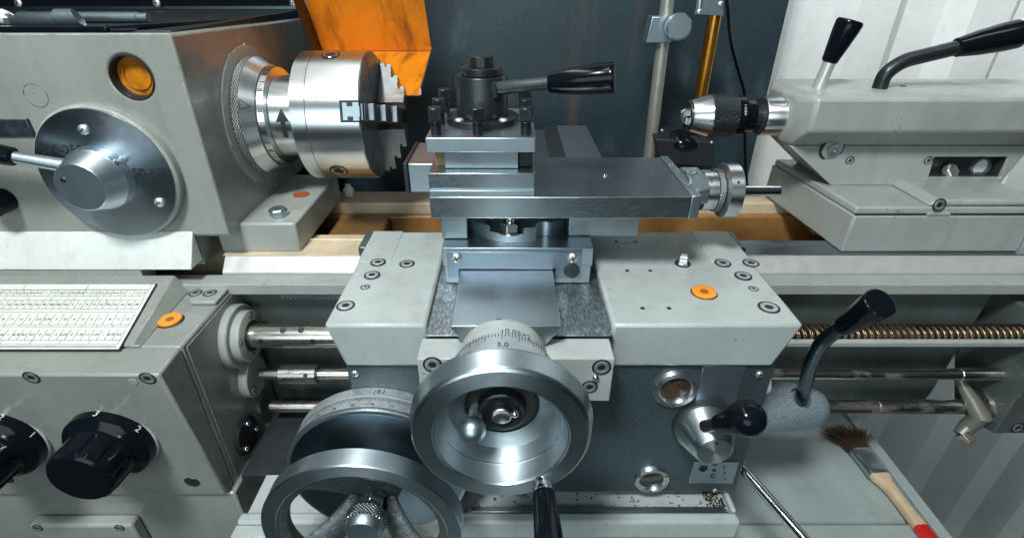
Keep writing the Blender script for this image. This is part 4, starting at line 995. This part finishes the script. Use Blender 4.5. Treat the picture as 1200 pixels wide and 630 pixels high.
bl_pos = [(qx0 + .0095, .5095), ((qx0 + qx1) / 2 - .003, .5085), (qx1 - .0095, .5095), (qx0 + .0085, .5500), (qx1 - .0090, .5480), (qx0 + .0085, .6020), (qx1 - .0085, .6000)]
for i, (bx_, by_) in enumerate(bl_pos):
    o = place('clamp_bolt', bm_, tp, (bx_, by_, zq1), (0, 0, 1), [.12, .3, -.1, .2, .05, .3, .15][i])
    b = o.modifiers.new('edge', 'BEVEL'); b.width = .0007; b.segments = 1; b.limit_method = 'ANGLE'; b.angle_limit = math.radians(60)
# clamp lever of the tool post
cl_ = thing('tool_post_lever', 'black clamp lever on top of the tool post with a glossy grip', 'lever', tc_ + Vector((0, 0, .0072)))
mb = MB(); mb.lathe([(.0073, .0268), (.0078, .0272), (.0460, .0272), (.0475, .0262), (.0476, .012)], tc_, (0, 0, 1), 56); part('collar', mb, 'blued', cl_)
mb = MB(); mb.lathe([(.0478, .0205), (.0485, .0212), (.0545, .0212), (.0553, .0204), (.0553, .01)], tc_, (0, 0, 1), 48); mb.lathe([(.0555, .0122), (.0560, .0127), (.0650, .0125), (.0658, .0116)], tc_, (0, 0, 1), 10); part('cap_nut', mb, 'blued', cl_)
yl = .545
la, lb, lc = P(580, 104, y=yl), P(646, 97, y=yl - .008), P(720, 91, y=yl - .022)
mb = MB(); mb.tube([la + Vector((-.004, .006, 0)), la, lb], [.0068, .0068, .0062], 20); rd = part('rod', mb, 'dark', cl_)
mb = MB(); mb.ball(la + Vector((.0, .001, -.001)), .0092, 14, (.6, 1, 1.15))
rr = random.Random(2)
for v in mb.bm.verts: v.co += Vector([rr.uniform(-.0008, .0008) for _ in range(3)])
part('weld', mb, 'dark', rd)
dd = (lc - lb).normalized(); LL = (lc - lb).length
mb = MB(); mb.lathe([(-.003, .0075), (-.002, .0095), (LL * .2, .0118), (LL * .5, .0138), (LL * .78, .0146), (LL * .93, .0146), (LL * .96, .0150), (LL * 1.0, .0142), (LL * 1.005, .012), (LL * .995, .004)], lb, dd, 40); part('grip', mb, 'black', cl_)
# ================================================================== cross slide handwheel (axis along depth)
WX, WZ = -.0085, -.3135
cw = thing('cross_slide_handwheel', 'dished satin handwheel with graduated collar on the cross slide screw', 'handwheel', (WX, .40, WZ))
W0 = Vector((WX, 0, WZ))
def LY(prof, mat, name, par=cw, n=96, o=W0, ring=False, cap=True):
    q = MB()
    if ring: q.ringlathe(prof, o, (0, 1, 0), n)
    else: q.lathe(prof, o, (0, 1, 0), n, cap)
    return part(name, q, mat, par)
LY([(.3605, .0400), (.3610, .0405), (.3870, .0405), (.3885, .0390), (.3935, .0375), (.3945, .036), (.3945, .01)], 'pale', 'collar')
col = cw.children[-1]
q = MB(); q.lathe([(0, .0042), (.0006, .0042)], W0 + Vector((-.002, .3895, .0379)), (0, .25, 1), 18); part('oil_hole', q, 'ink', col)
q = MB(); ticks(q, W0, (0, 1, 0), .0405, .3620, [(.0, .0095)], .0010); part('index_mark', q, 'ink', col)
def wrap_text(name, s, size, o, R, y, ang, mat, par, bold=0):
    d = Vector((math.sin(ang), 0, math.cos(ang))); r = Vector((math.cos(ang), 0, -math.sin(ang)))
    return lettering(name, s, size, Vector((o.x, y, o.z)) + d * R, r, Vector((0, 1, 0)), mat, par, bold, wrap=R)
wrap_text('collar_lettering', '0.05×2', .0090, W0, .0406, .3700, .36, 'ink', col)
dl = LY([(.3310, .0470), (.3318, .0478), (.3585, .0462), (.3600, .0450), (.3600, .03)], 'dial_bright', 'dial')
q = MB(); ticks(q, W0, (0, 1, 0), .0466, .3590, [(math.radians(i * 3.6), -.0085 if i % 5 == 0 else -.0045) for i in range(100)], .00055); part('graduation', q, 'ink', dl)
wrap_text('dial_number', '5,0', .0082, W0, .0474, .3420, .02, 'ink', dl)
wrap_text('dial_number', '4,5', .0082, W0, .0474, .3420, .95, 'ink', dl)
wrap_text('dial_number', '5,5', .0082, W0, .0474, .3420, -.92, 'ink', dl)
rim = LY([(.3250, .049), (.3070, .0715), (.3045, .0734), (.3020, .0737), (.2880, .0702), (.2862, .0690), (.2850, .0672), (.2848, .0540), (.2865, .0527), (.3000, .0512), (.3020, .0490), (.3160, .0460), (.3175, .0440), (.3200, .0400), (.3215, .0315), (.3215, .002)], 'satin_y', 'rim', n=128)
rim.data.set_sharp_from_angle(angle=.30)
bowl = LY([(.2861, .0524), (.3000, .0508), (.3022, .0490), (.3162, .0455), (.3180, .0425), (.3195, .0330), (.3210, .0312)], 'bowl', 'bowl', cap=False)
LY([(.3212, .0310), (.3205, .0300), (.3190, .0298), (.3205, .0290), (.3208, .002)], 'dark', 'recess', cap=False)
hb = LY([(.3206, .0205), (.3125, .0200), (.3115, .0185), (.3130, .0150), (.3132, .010)], 'blued', 'hub')
LY([(.3130, .0085), (.3085, .0083), (.3078, .0072), (.3095, .0035), (.3097, .001)], 'rusty', 'shaft_end', hb)
q = MB(); q.ball(P(603.5, 484, y=.3105), .0036, 14); part('hub_pin', q, 'chrome', hb)
a, b = P(563, 462, y=.335), P(554, 499, y=.303)
mb = MB(); mb.tube([a + (a - b) * .3, a, b], [.0066, .0066, .0058], 20); mb2 = mb; lk = part('lock_pin', mb, 'way_bright', cw)
mb = MB(); mb.ball(b + Vector((0, -.004, 0)), .0112, 28, (1, .95, 1)); part('ball_knob', mb, 'satin', lk)
ha = Vector((P(636, 571, y=.2835).x, .2835, P(636, 567, y=.2835).z)); hdv = Vector((P(640, 640, y=.22).x - ha.x, -.0635, P(640, 640, y=.22).z - ha.z)); hdv = Vector((.004, -.09, -.004)).normalized()
mb = MB(); mb.lathe([(-.004, .0080), (.003, .0080), (.0045, .0088), (.0085, .0088)], ha, hdv, 28); fe = part('handle_ferrule', mb, 'chrome', cw)
mb = MB(); mb.lathe([(.0086, .0082), (.0095, .0092), (.04, .0108), (.08, .0120), (.10, .0118), (.108, .009), (.110, .002)], ha, hdv, 36); part('crank_handle', mb, 'black', cw)

# ================================================================== carriage handwheel on the apron
HX, HZ = P(427, 604, y=.334).x, -.488
K0 = Vector((HX, 0, HZ))
aw = thing('carriage_handwheel', 'large spoked handwheel with a wide graduated drum on the apron', 'handwheel', (HX, .425, HZ))
LK = lambda prof, mat, name, par=aw, n=112, ring=False: LY(prof, mat, name, par, n, K0, ring)
fx = LK([(.4240, .0980), (.4245, .0995), (.4120, .0995), (.4115, .098)], 'dial_bright', 'fixed_ring')
q = MB(); ticks(q, K0, (0, 1, 0), .0995, .4135, [(.03, .0075)], .0008); part('index_mark', q, 'ink', fx)
wrap_text('ring_lettering', '0.1', .0078, K0, .0996, .4180, .10, 'ink', fx, .0001)
dm = LK([(.4113, .0985), (.4110, .0993), (.3960, .0993), (.3955, .0985)], 'dial_bright', 'dial')
q = MB(); ticks(q, K0, (0, 1, 0), .0993, .4105, [(math.radians(i * 1.2), -.0075 if i % 5 == 0 else (-.0048)) for i in range(-90, 91)], .00045); part('graduation', q, 'ink', dm)
for i, s in enumerate(('13', '14', '15', '16', '17', '18', '19', '20')): wrap_text('dial_number', s, .0055, K0, .0994, .3995, (i - 3) * .21 + .04, 'ink', dm)
kr = LK([(.3953, .0990), (.3950, .1000), (.3918, .1003), (.3900, .0995), (.3896, .0975), (.3890, .002)], 'satin', 'drum')
q = MB(); ticks(q, K0, (0, 1, 0), .1001, .3948, [(math.radians(i * 1.1), -.0028) for i in range(-95, 96)], .0007); part('drum_teeth', q, 'dark', kr)
LK([(.3889, .0960), (.3886, .0955), (.3884, .002)], 'drum', 'drum_face')
LK([(.3423, .0840), (.3425, .0985), (.3415, .0998), (.3225, .1000), (.3212, .0990), (.3210, .0860), (.3218, .0845)], 'satin_y', 'rim', ring=True, n=128); aw.children[-1].data.set_sharp_from_angle(angle=.35)
LK([(.3400, .0848), (.3225, .0843), (.3235, .0800), (.3265, .0765), (.3360, .0765), (.3395, .0790)], 'cast', 'inner_rim', ring=True)
hub = LK([(.3886, .030), (.378, .029), (.3680, .0265), (.3655, .0235), (.365, .002)], 'cast', 'hub', n=40)
for a in (-48, 78, 205):
    al = math.radians(a); d = Vector((math.cos(al), 0, math.sin(al)))
    c0, c1 = K0 + Vector((0, .3320, 0)), K0 + Vector((0, .3320, 0)) + d * .082
    if a > 200 or a == 78: pass
for al in (math.radians(128), math.radians(-52), math.radians(10)):
    pass
for a in (132, 12, -108 + 0, ):
    pass
def spoke(a, r0, r1, w0, w1):
    al = math.radians(a); d = Vector((math.cos(al), 0, math.sin(al))); t = Vector((-math.sin(al), 0, math.cos(al)))
    q = MB(); rings = []; n = 16
    for i in range(9):
        f = i / 8; r = r0 + (r1 - r0) * f; w = w0 + (w1 - w0) * f + .006 * abs(f - .5) ** 2 * 4; h = .0072
        rings.append([q.bm.verts.new(K0 + Vector((0, .3700 - .0380 * f, 0)) + d * r + t * (w * math.cos(2 * PI * k / n)) + Vector((0, h * math.sin(2 * PI * k / n), 0))) for k in range(n)])
    for A_, B_ in zip(rings, rings[1:]):
        for k in range(n): q.bm.faces.new((A_[k], A_[(k + 1) % n], B_[(k + 1) % n], B_[k]))
    part('spoke', q, 'cast', aw)
spoke(112, .010, .081, .024, .040); spoke(-52, .012, .081, .0135, .016); spoke(218, .012, .081, .0135, .016)
c = P(432, 592, y=.3645)
nk = Vector((K0.x, .3655, K0.z))
mb = MB(); mb.lathe([(-.006, .0150), (0, .0145), (.001, .0120)], nk, (0, -1, 0), 28); hexnut(mb, nk + Vector((0, -.001, 0)), .0150, .015, (0, -1, 0), ref=(1, 0, .4)); part('hub_nut', mb, 'chrome', aw, .0006)
mb = MB(); mb.lathe([(.013, .008), (.0225, .008), (.023, .0185), (.0245, .0210), (.0335, .0210), (.0355, .0195)], nk, (0, -1, 0), 36); kn = part('lock_knob', mb, 'knurl_y', aw)
mb = MB(); mb.lathe([(.0354, .0194), (.0425, .0180), (.0445, .0160), (.0448, .001)], nk, (0, -1, 0), 36); part('knob_cap', mb, 'satin', kn)

# ================================================================== half nut lever
kc = P(824, 498, y=YA - .004)
hn = thing('half_nut_lever', 'silver cone lever with a short glossy black knob on the apron', 'lever', (kc.x, YA, kc.z))
o_ = Vector((kc.x, YA - .0002, kc.z))
q = MB(); q.lathe([(.0, .0345), (.0055, .0345), (.0065, .0335), (.0066, .031)], o_, (0, -1, 0), 56); part('base_ring', q, 'dark', hn)
q = MB(); q.lathe([(.0067, .0325), (.0130, .0320), (.0400, .0200), (.0412, .0185), (.0413, .001)], o_, (0, -1, 0), 64); hb = part('hub', q, 'turn_y', hn)
q = MB(); q.lathe([(0, .0018), (.0005, .0018)], o_ + Vector((-.0005, -.0414, .0135)), (0, -1, 0), 12); part('grub_hole', q, 'ink', hb)
a, b = P(826, 499, y=.397), P(845, 496, y=.380)
q = MB(); q.tube([a, b], .0068, 20); part('stem', q, 'blued', hn)
e = P(884, 488, y=.352); dd = (e - b).normalized(); LL = (e - b).length
q = MB(); q.lathe([(-.003, .0085), (-.001, .0105), (LL * .25, .0128), (LL * .5, .0155), (LL * .75, .0175), (LL * .92, .0168), (LL * 1.04, .0128), (LL * 1.11, .007), (LL * 1.135, .0005)], b, dd, 36); part('knob', q, 'black', hn)

# ================================================================== bent control lever out of the grey housing
bl = thing('control_lever', 'bent dark rod lever with a tapered black grip from the grey housing', 'lever', P(942, 458, y=.488))
pts = [P(938, 470, y=.495), P(945, 446, y=.482), P(952, 422, y=.470), P(963, 402, y=.460), P(976, 390, y=.454), P(992, 379, y=.447)]
q = MB(); q.tube(smooth(pts, 5), .0080, 20); part('rod', q, 'rod_blue', bl)
a, e = P(988, 383, y=.449), P(1032, 354, y=.418); dd = (e - a).normalized(); LL = (e - a).length
q = MB(); q.lathe([(-.001, .0080), (.001, .0098), (LL * .35, .0122), (LL * .7, .0143), (LL * .93, .0152), (LL * .985, .0150), (LL, .0138)], a, dd, 40, False); gr = part('grip', q, 'black', bl)
q = MB(); q.lathe([(LL * 1.0, .0138), (LL * .995, .0130), (LL * 1.005, .009), (LL * 1.008, .001)], a, dd, 40); part('grip_end', q, 'black', gr)

# ================================================================== chrome starting rod
a, b = P(866, 544, y=.44), P(1000, 696, y=.30)
mb = MB(); mb.tube([a, b], .0062, 24)
sr = thing('starting_rod', 'plain chrome rod slanting forward from under the apron', 'rod', a)
part('shaft', mb, 'chrome', sr)
mb = MB(); mb.lathe([(-.016, .0095), (.0, .0095), (.003, .0085)], a, b - a, 24); part('socket', mb, 'grey', sr)

# ================================================================== tailstock
ts = thing('tailstock', 'grey tailstock casting with rectangular opening on the right of the bed', 'tailstock', (.58, .72, -.331))
X0, X1 = .390, 1.05
def oct_body(q, x0, x1):
    pf = [(.690, -.1365), (.690, -.1827), (.7225, -.2105), (.80, -.2105), (.828, -.1827), (.828, -.1365)]
    q.prism(pf, 'X', x0, x1)
mb = MB()
pf = [(.700, -.1365), (.690, -.1395), (.690, -.1827), (.7225, -.2105), (.800, -.2105), (.828, -.1827), (.828, -.1395), (.818, -.1365)]
pl_ = [(.722, -.1425), (.718, -.1450), (.716, -.1840), (.735, -.2080), (.790, -.2080), (.800, -.1840), (.800, -.1450), (.795, -.1425)]
n = 8
vs = [(X0 - .007, y, z) for y, z in pl_] + [(X0 + .006, y, z) for y, z in pf] + [(X1, y, z) for y, z in pf]
mb.faces(vs, [tuple(range(n))[::-1], tuple(range(2 * n, 3 * n))] + [(i, (i + 1) % n, n + (i + 1) % n, n + i) for i in range(n)] + [(n + i, n + (i + 1) % n, 2 * n + (i + 1) % n, 2 * n + i) for i in range(n)])
part('barrel', mb, 'grey', ts, .004)
mb = MB(); wt = [(.392, .7222), (.735, .7222), (.735, .80), (.392, .80)]; wb = [(.4640, .7150), (.708, .7150), (.708, .82), (.4640, .82)]
mb.hexa([(x, y, -.2665) for x, y in wb], [(x, y, -.2107) for x, y in wt]); wst = part('waist', mb, 'grey', ts, .005)
o0, o1 = P(1096, 184, y=.719), P(1171, 208, y=.719)
q = MB(); q.box(o0.x, o1.x, .70, .741, o1.z, o0.z); carve(wst, [q])
mb = MB(); g = .0012; mb.box(o0.x + .0003, o1.x - .0003, .7400, .7408, o1.z + .0003, o0.z - .0003); mb.box(o0.x + .0002, o0.x + g, .7222, .7398, o1.z + .0003, o0.z - .0003); mb.box(o1.x - g, o1.x - .0002, .7222, .7398, o1.z + .0003, o0.z - .0003); mb.box(o0.x + g, o1.x - g, .7242, .7398, o0.z - g, o0.z - .0002); mb.box(o0.x + g, o1.x - g, .7242, .7398, o1.z + .0002, o1.z + g); opn = part('opening_shade', mb, 'dark', ts)  # added dark box: the shade inside the opening as colour
c = P(1147, 195, y=.7396); mb = MB(); mb.ringlathe([(0, .0112), (.005, .0112), (.005, .0140), (0, .0140)], c, (0, -1, 0), 36); part('opening_ring', mb, 'rust_shade_grey', opn)
mb = MB(); mb.lathe([(0, .0110), (.0015, .0110)], c, (0, -1, 0), 36); part('opening_hole', mb, 'white', opn)
c = P(1110, 202, y=.733); mb = MB(); hexnut(mb, c, .0115, .010, (.25, -.8, .6), ref=(1, 0, .0)); part('opening_nut', mb, 'head_steel', opn, .0006)
# stepped foot
mb = MB(); mb.hexa([(.4545, .6335, -.2770), (.697, .6335, -.2770), (.697, .84, -.2770), (.4380, .84, -.2770)], [(.4560, .6345, -.2668), (.696, .6345, -.2668), (.7, .84, -.2668), (.4395, .84, -.2668)]); part('foot_plate', mb, 'grey', ts, .0025)
fa, fb_ = P(1056, 214, z=-.262), P(1092, 238, z=-.262)
mb = MB(); mb.hexa([(fb_.x - .004, .6350, -.2667), (.6955, .6350, -.2667), (.6995, .84, -.2667), (fa.x - .012, .84, -.2667)], [(fb_.x + .006, .6365, -.2570), (.6945, .6365, -.2570), (.6985, .84, -.2560), (fa.x + .004, .84, -.2560)]); part('foot_pad', mb, 'grey', ts, .004)
pad = ts.children[-1]
mb = MB(); mb.hexa([(.4530, .6320, -.3325), (.6975, .6320, -.3325), (.700, .845, -.3325), (.4360, .845, -.3325)], [(.4545, .6320, -.2775), (.698, .6320, -.2775), (.700, .845, -.2775), (.4375, .845, -.2775)]); bs_ = part('base', mb, 'grey', ts, .003)
mb = MB(); k0, k1 = P(1088, 252, y=.632), P(1112, 252, y=.632); mb.hexa([(k0.x - .002, .6312, -.2778), (k1.x + .002, .6312, -.2778), (k1.x + .002, .64, -.2778), (k0.x - .002, .64, -.2778)], [(k0.x, .6312, -.2735), (k1.x, .6312, -.2735), (k1.x, .64, -.2735), (k0.x, .64, -.2735)]); part('index_key', mb, 'grey', bs_, .0006)
mb = MB(); mb.box(.4552, .6972, .6325, .6345, -.2774, -.2769); part('foot_seam', mb, 'ink', bs_)
place('pad_screw', SOCKET, pad, P(1101, 240, y=.6330), (0, -1, .15), scale=.95)
for u, v in ((996, 188), (1088, 188)): place('side_screw', SMALL, wst, P(u, v, y=.7185), (0, -1, -.12), scale=1.15)
# oval badge with its bolt
c = P(975, 174, y=.7190)
mb = MB(); mb.lathe([(.0, .0180), (.0010, .0178)], c, (.1, -1, -.15), 40); ov = part('lock_seat', mb, 'dark', wst)
for v in ov.data.vertices: v.co.x *= 1
mb = MB(); mb.lathe([(.0008, .0150), (.0020, .0148), (.0022, .0105)], c, (.1, -1, -.15), 40); part('lock_washer', mb, 'grey', ov)
mb = MB(); mb.ringlathe([(.0015, .0042), (.0050, .0042), (.0055, .0085), (.0015, .0090)], c, (.1, -1, -.15), 32); mb.lathe([(.0016, .0045), (.0032, .0045)], c, (.1, -1, -.15), 6); part('lock_bolt', mb, 'satin', ov)
q = MB(); q.lathe([(.0, .0045), (.0006, .004)], P(1058, 101, z=-.1363), (0, 0, 1), 16); part('oil_hole', q, 'ink', ts)
# quill
TA = Vector((0, .755, -.1765))
mb = MB(); mb.lathe([(.3560, .012), (.3565, .0262), (.3580, .0272), (.395, .0272)], TA, (1, 0, 0), 56); ql = part('quill', mb, 'turn_x', ts)
mb = MB(); mb.lathe([(.3554, .013), (.3556, .0258), (.3559, .0258)], TA, (1, 0, 0), 48); part('quill_face', mb, 'dark', ql)
# drill chuck
dc = thing('drill_chuck', 'keyless drill chuck with a knurled sleeve and silver nose cone', 'drill chuck', (.30, TA.y, TA.z))
def LD(prof, mat, name, par=dc, n=56): q = MB(); q.lathe(prof, TA, (1, 0, 0), n); return part(name, q, mat, par)
ns = LD([(.2520, .0130), (.2510, .0195), (.2530, .0210), (.2548, .0212)], 'blued', 'nose')
LD([(.2549, .0208), (.2555, .0213), (.2800, .0288), (.2806, .0285)], 'turn_x', 'nose_cone')
LD([(.2807, .0288), (.2815, .0295), (.3160, .0295), (.3168, .0286)], 'knurl_c', 'knurled_sleeve')
LD([(.3169, .0282), (.3285, .0278), (.3290, .022), (.331, .0215), (.3325, .0225), (.3440, .0215), (.3450, .0175)], 'black', 'body')
LD([(.3400, .0180), (.3560, .0135)], 'chrome', 'arbor')
for k in range(3):
    al = math.radians(35 + 120 * k); d = rad(al); t = Vector((1, 0, 0)).cross(d)
    q = MB(); q.hexa([TA + Vector((.252, 0, 0)) + d * .002 - t * .004, TA + Vector((.252, 0, 0)) + d * .002 + t * .004, TA + Vector((.252, 0, 0)) + d * .0125 + t * .0045, TA + Vector((.252, 0, 0)) + d * .0125 - t * .0045],
                     [TA + Vector((.243, 0, 0)) + d * .001 - t * .003, TA + Vector((.243, 0, 0)) + d * .001 + t * .003, TA + Vector((.243, 0, 0)) + d * .0075 + t * .0035, TA + Vector((.243, 0, 0)) + d * .0075 - t * .0035])
    part('jaw', q, 'chrome', dc, .0004)
lettering('chuck_lettering', '1-13 B16', .0042, TA + Vector((.3228, -.0281 * math.sin(1.05), .0281 * math.cos(1.05))), (0, -math.cos(1.05), -math.sin(1.05)), (1, 0, 0), 'inkw', dc)
# levers on top of the tailstock
ZT = -.1365; yq = .745
a = P(961, 100, y=yq); b = P(973, 70, y=yq); e = P(995, 28, y=yq)
ql_ = thing('quill_lock_lever', 'short upright chrome lever with black tapered grip on the tailstock', 'lever', (a.x, yq, ZT))
q = MB(); q.tube([Vector((a.x - .002, yq, ZT - .004)), b + (e - b) * .1], .0080, 20); part('rod', q, 'way_bright', ql_)
dd = (e - b).normalized(); LL = (e - b).length
q = MB(); q.lathe([(-.004, .0078), (-.002, .0100), (LL * .4, .0132), (LL * .85, .0162), (LL * 1.03, .0168), (LL * 1.09, .0155), (LL * 1.11, .010), (LL * 1.10, .001)], b, dd, 36); part('grip', q, 'black', ql_)
pts = [P(1032, 100, y=yq), P(1036, 90, y=yq), P(1046, 80, y=yq), P(1062, 71, y=yq), P(1085, 65, y=yq), P(1122, 56, y=yq)]
cl2 = thing('clamp_lever', 'long curved dark lever reaching right with a black grip above the tailstock', 'lever', (pts[0].x, yq, ZT))
pts[0].z = ZT - .003
q = MB(); q.tube(smooth(pts, 6), .0095, 22); part('rod', q, 'blued', cl2)
b, e = P(1121, 56, y=yq), P(1192, 40, y=yq); dd = (e - b).normalized(); LL = (e - b).length
q = MB(); q.lathe([(-.002, .0098), (.0, .0120), (LL * .35, .0158), (LL * .75, .0182), (LL * .97, .0184), (LL * .98, .0184)], b, dd, 36); part('grip', q, 'black', cl2)
q = MB(); q.lathe([(LL * .981, .0184), (LL * 1.0, .0186), (LL * 1.12, .0172), (LL * 1.17, .0120), (LL * 1.18, .001)], b, dd, 36); part('grip_cap', q, 'chrome', cl2)

# ================================================================== paint brush on the deck
zb_ = ZD + .012
A_ = P(1008, 528, z=zb_); B_ = P(1029, 557, z=zb_); D_ = P(1082, 622, z=zb_)
ax_ = (D_ - A_).normalized(); sd = Vector((0, 0, 1)).cross(ax_).normalized(); up = Vector((0, 0, 1))
br = thing('paint_brush', 'flat paint brush with red tipped wooden handle and dark bristles', 'paint brush', (A_.x, A_.y, ZD))
wF = (P(1022, 528, z=zb_) - P(995, 529, z=zb_)).length / 2 * .88
def slab(q, secs):
    rings = []
    for s, w, h in secs:
        c = A_ + ax_ * s; rings.append([q.bm.verts.new(c + sd * (w * math.copysign(abs(math.cos(t)) ** .5, math.cos(t))) + up * (h * math.copysign(abs(math.sin(t)) ** .6, math.sin(t)))) for t in [2 * PI * k / 20 for k in range(20)]])
    for R1, R2 in zip(rings, rings[1:]):
        for k in range(20): q.bm.faces.new((R1[k], R1[(k + 1) % 20], R2[(k + 1) % 20], R2[k]))
    q.bm.faces.new(rings[0][::-1]); q.bm.faces.new(rings[-1])
LF = (B_ - A_).length
q = MB(); slab(q, [(0, wF, .0085), (LF * .05, wF * 1.02, .0092), (LF * .12, wF, .0085), (LF * .2, wF * 1.01, .0092), (LF * .3, wF * .98, .0082), (LF * .8, wF * .98, .0082), (LF * .88, wF * 1.02, .0092), (LF * .95, wF, .0086), (LF, wF, .0084)]); part('ferrule', q, 'satin', br)
LH = (D_ - A_).length
q = MB(); slab(q, [(LF * 1.002, wF * .93, .0078), (LF * 1.12, wF * .88, .0078), (LF * 1.3, wF * .6, .008), (LF * 1.6, wF * .42, .0085), (LF + (LH - LF) * .55, wF * .42, .0085), (LH * .96, wF * .58, .0078)]); part('handle', q, 'wood', br)
q = MB(); slab(q, [(LH * .961, wF * .585, .0080), (LH * 1.1, wF * .64, .0078), (LH * 1.25, wF * .5, .0075), (LH * 1.30, wF * .2, .006)]); part('handle_tip', q, 'red', br)
q = MB(); rr = random.Random(9)
for i in range(620):
    x = rr.uniform(-1, 1); z = rr.uniform(-1, 1); ln = rr.uniform(.040, .064) * (1 - .25 * abs(x)); sp2 = rr.gauss(0, .16)
    p0 = A_ + sd * (x * wF * .92) + up * (z * .006) + ax_ * .003
    p1 = p0 - ax_ * (ln * .5) + sd * (ln * .25 * (x * .35 + sp2)) + up * (rr.uniform(-.002, .003))
    p2 = p0 - ax_ * ln + sd * (ln * (x * .45 + sp2 * 1.3)) + up * (rr.uniform(-.006, .006))
    p2.z = max(p2.z, ZD + .0015); p1.z = max(p1.z, ZD + .001)
    q.tube([p0, p1, p2], [.0007, .0006, .00025], 4)
part('bristles', q, 'hair', br)

# ================================================================== camera, lamps, world
cam = bpy.data.cameras.new('camera'); co = bpy.data.objects.new('camera', cam); C.objects.link(co)
cam.sensor_width = 36; cam.lens = F / 1200 * 36; cam.clip_start = .02; cam.clip_end = 50
co.rotation_euler = (PI / 2 - PITCH, 0, 0); bpy.context.scene.camera = co
def lamp(name, loc, target, sx, sy, power, col):
    l = bpy.data.lights.new(name, 'AREA'); l.shape = 'RECTANGLE'; l.size = sx; l.size_y = sy; l.energy = power; l.color = col
    o = bpy.data.objects.new(name, l); C.objects.link(o); o.location = loc
    o.rotation_euler = (Vector(target) - Vector(loc)).to_track_quat('-Z', 'Y').to_euler(); return o
lamp('highlight_light', (-.45, .62, 1.25), (-.2, .6, -.3), 1.1, .07, 5, (1, .99, .95))  # added light without a known source, for crisp highlights on chrome
lamp('front_ceiling_lamp', (-.40, -.38, 1.28), (0, .5, -.3), .34, .32, 41, (.96, 1, .985))
lamp('front_fill', (-.40, -1.25, .20), (0, .5, -.4), 1.3, .9, 14, (.80, .96, 1))  # added fill light, no known window: lifts front faces and swivel base
lamp('wall_fill', (.85, .40, .95), (1.35, 1.25, .45), .7, .3, 9, (.97, .99, 1)).data.spread = math.radians(130)  # added light that brightens the wall in place of daylight
w = bpy.data.worlds.new('World'); bpy.context.scene.world = w; w.use_nodes = True; nt = w.node_tree
bg = nt.nodes['Background']; tc = N(nt, 'ShaderNodeTexCoord'); sx = N(nt, 'ShaderNodeSeparateXYZ'); L(nt, tc, 'Generated', sx, 0)
mr = N(nt, 'ShaderNodeMapRange'); mr.inputs['From Min'].default_value = -1; mr.inputs['From Max'].default_value = 1; L(nt, sx, 'Z', mr, 'Value')
r = N(nt, 'ShaderNodeValToRGB'); L(nt, mr, 0, r, 'Fac'); el = r.color_ramp.elements
el[0].position = 0; el[0].color = (.010, .022, .028, 1); el[1].position = 1; el[1].color = (.42, .56, .60, 1)
for p_, c_ in ((.42, (.018, .040, .050, 1)), (.55, (.07, .14, .17, 1)), (.75, (.24, .36, .41, 1))):
    k = el.new(p_); k.color = c_
L(nt, r, 'Color', bg, 'Color'); bg.inputs['Strength'].default_value = .10
s = bpy.context.scene; s.view_settings.view_transform = 'Standard'; s.view_settings.look = 'None'; s.view_settings.exposure = 0; s.view_settings.gamma = 1
s.cycles.max_bounces = 6; s.cycles.use_denoising = True
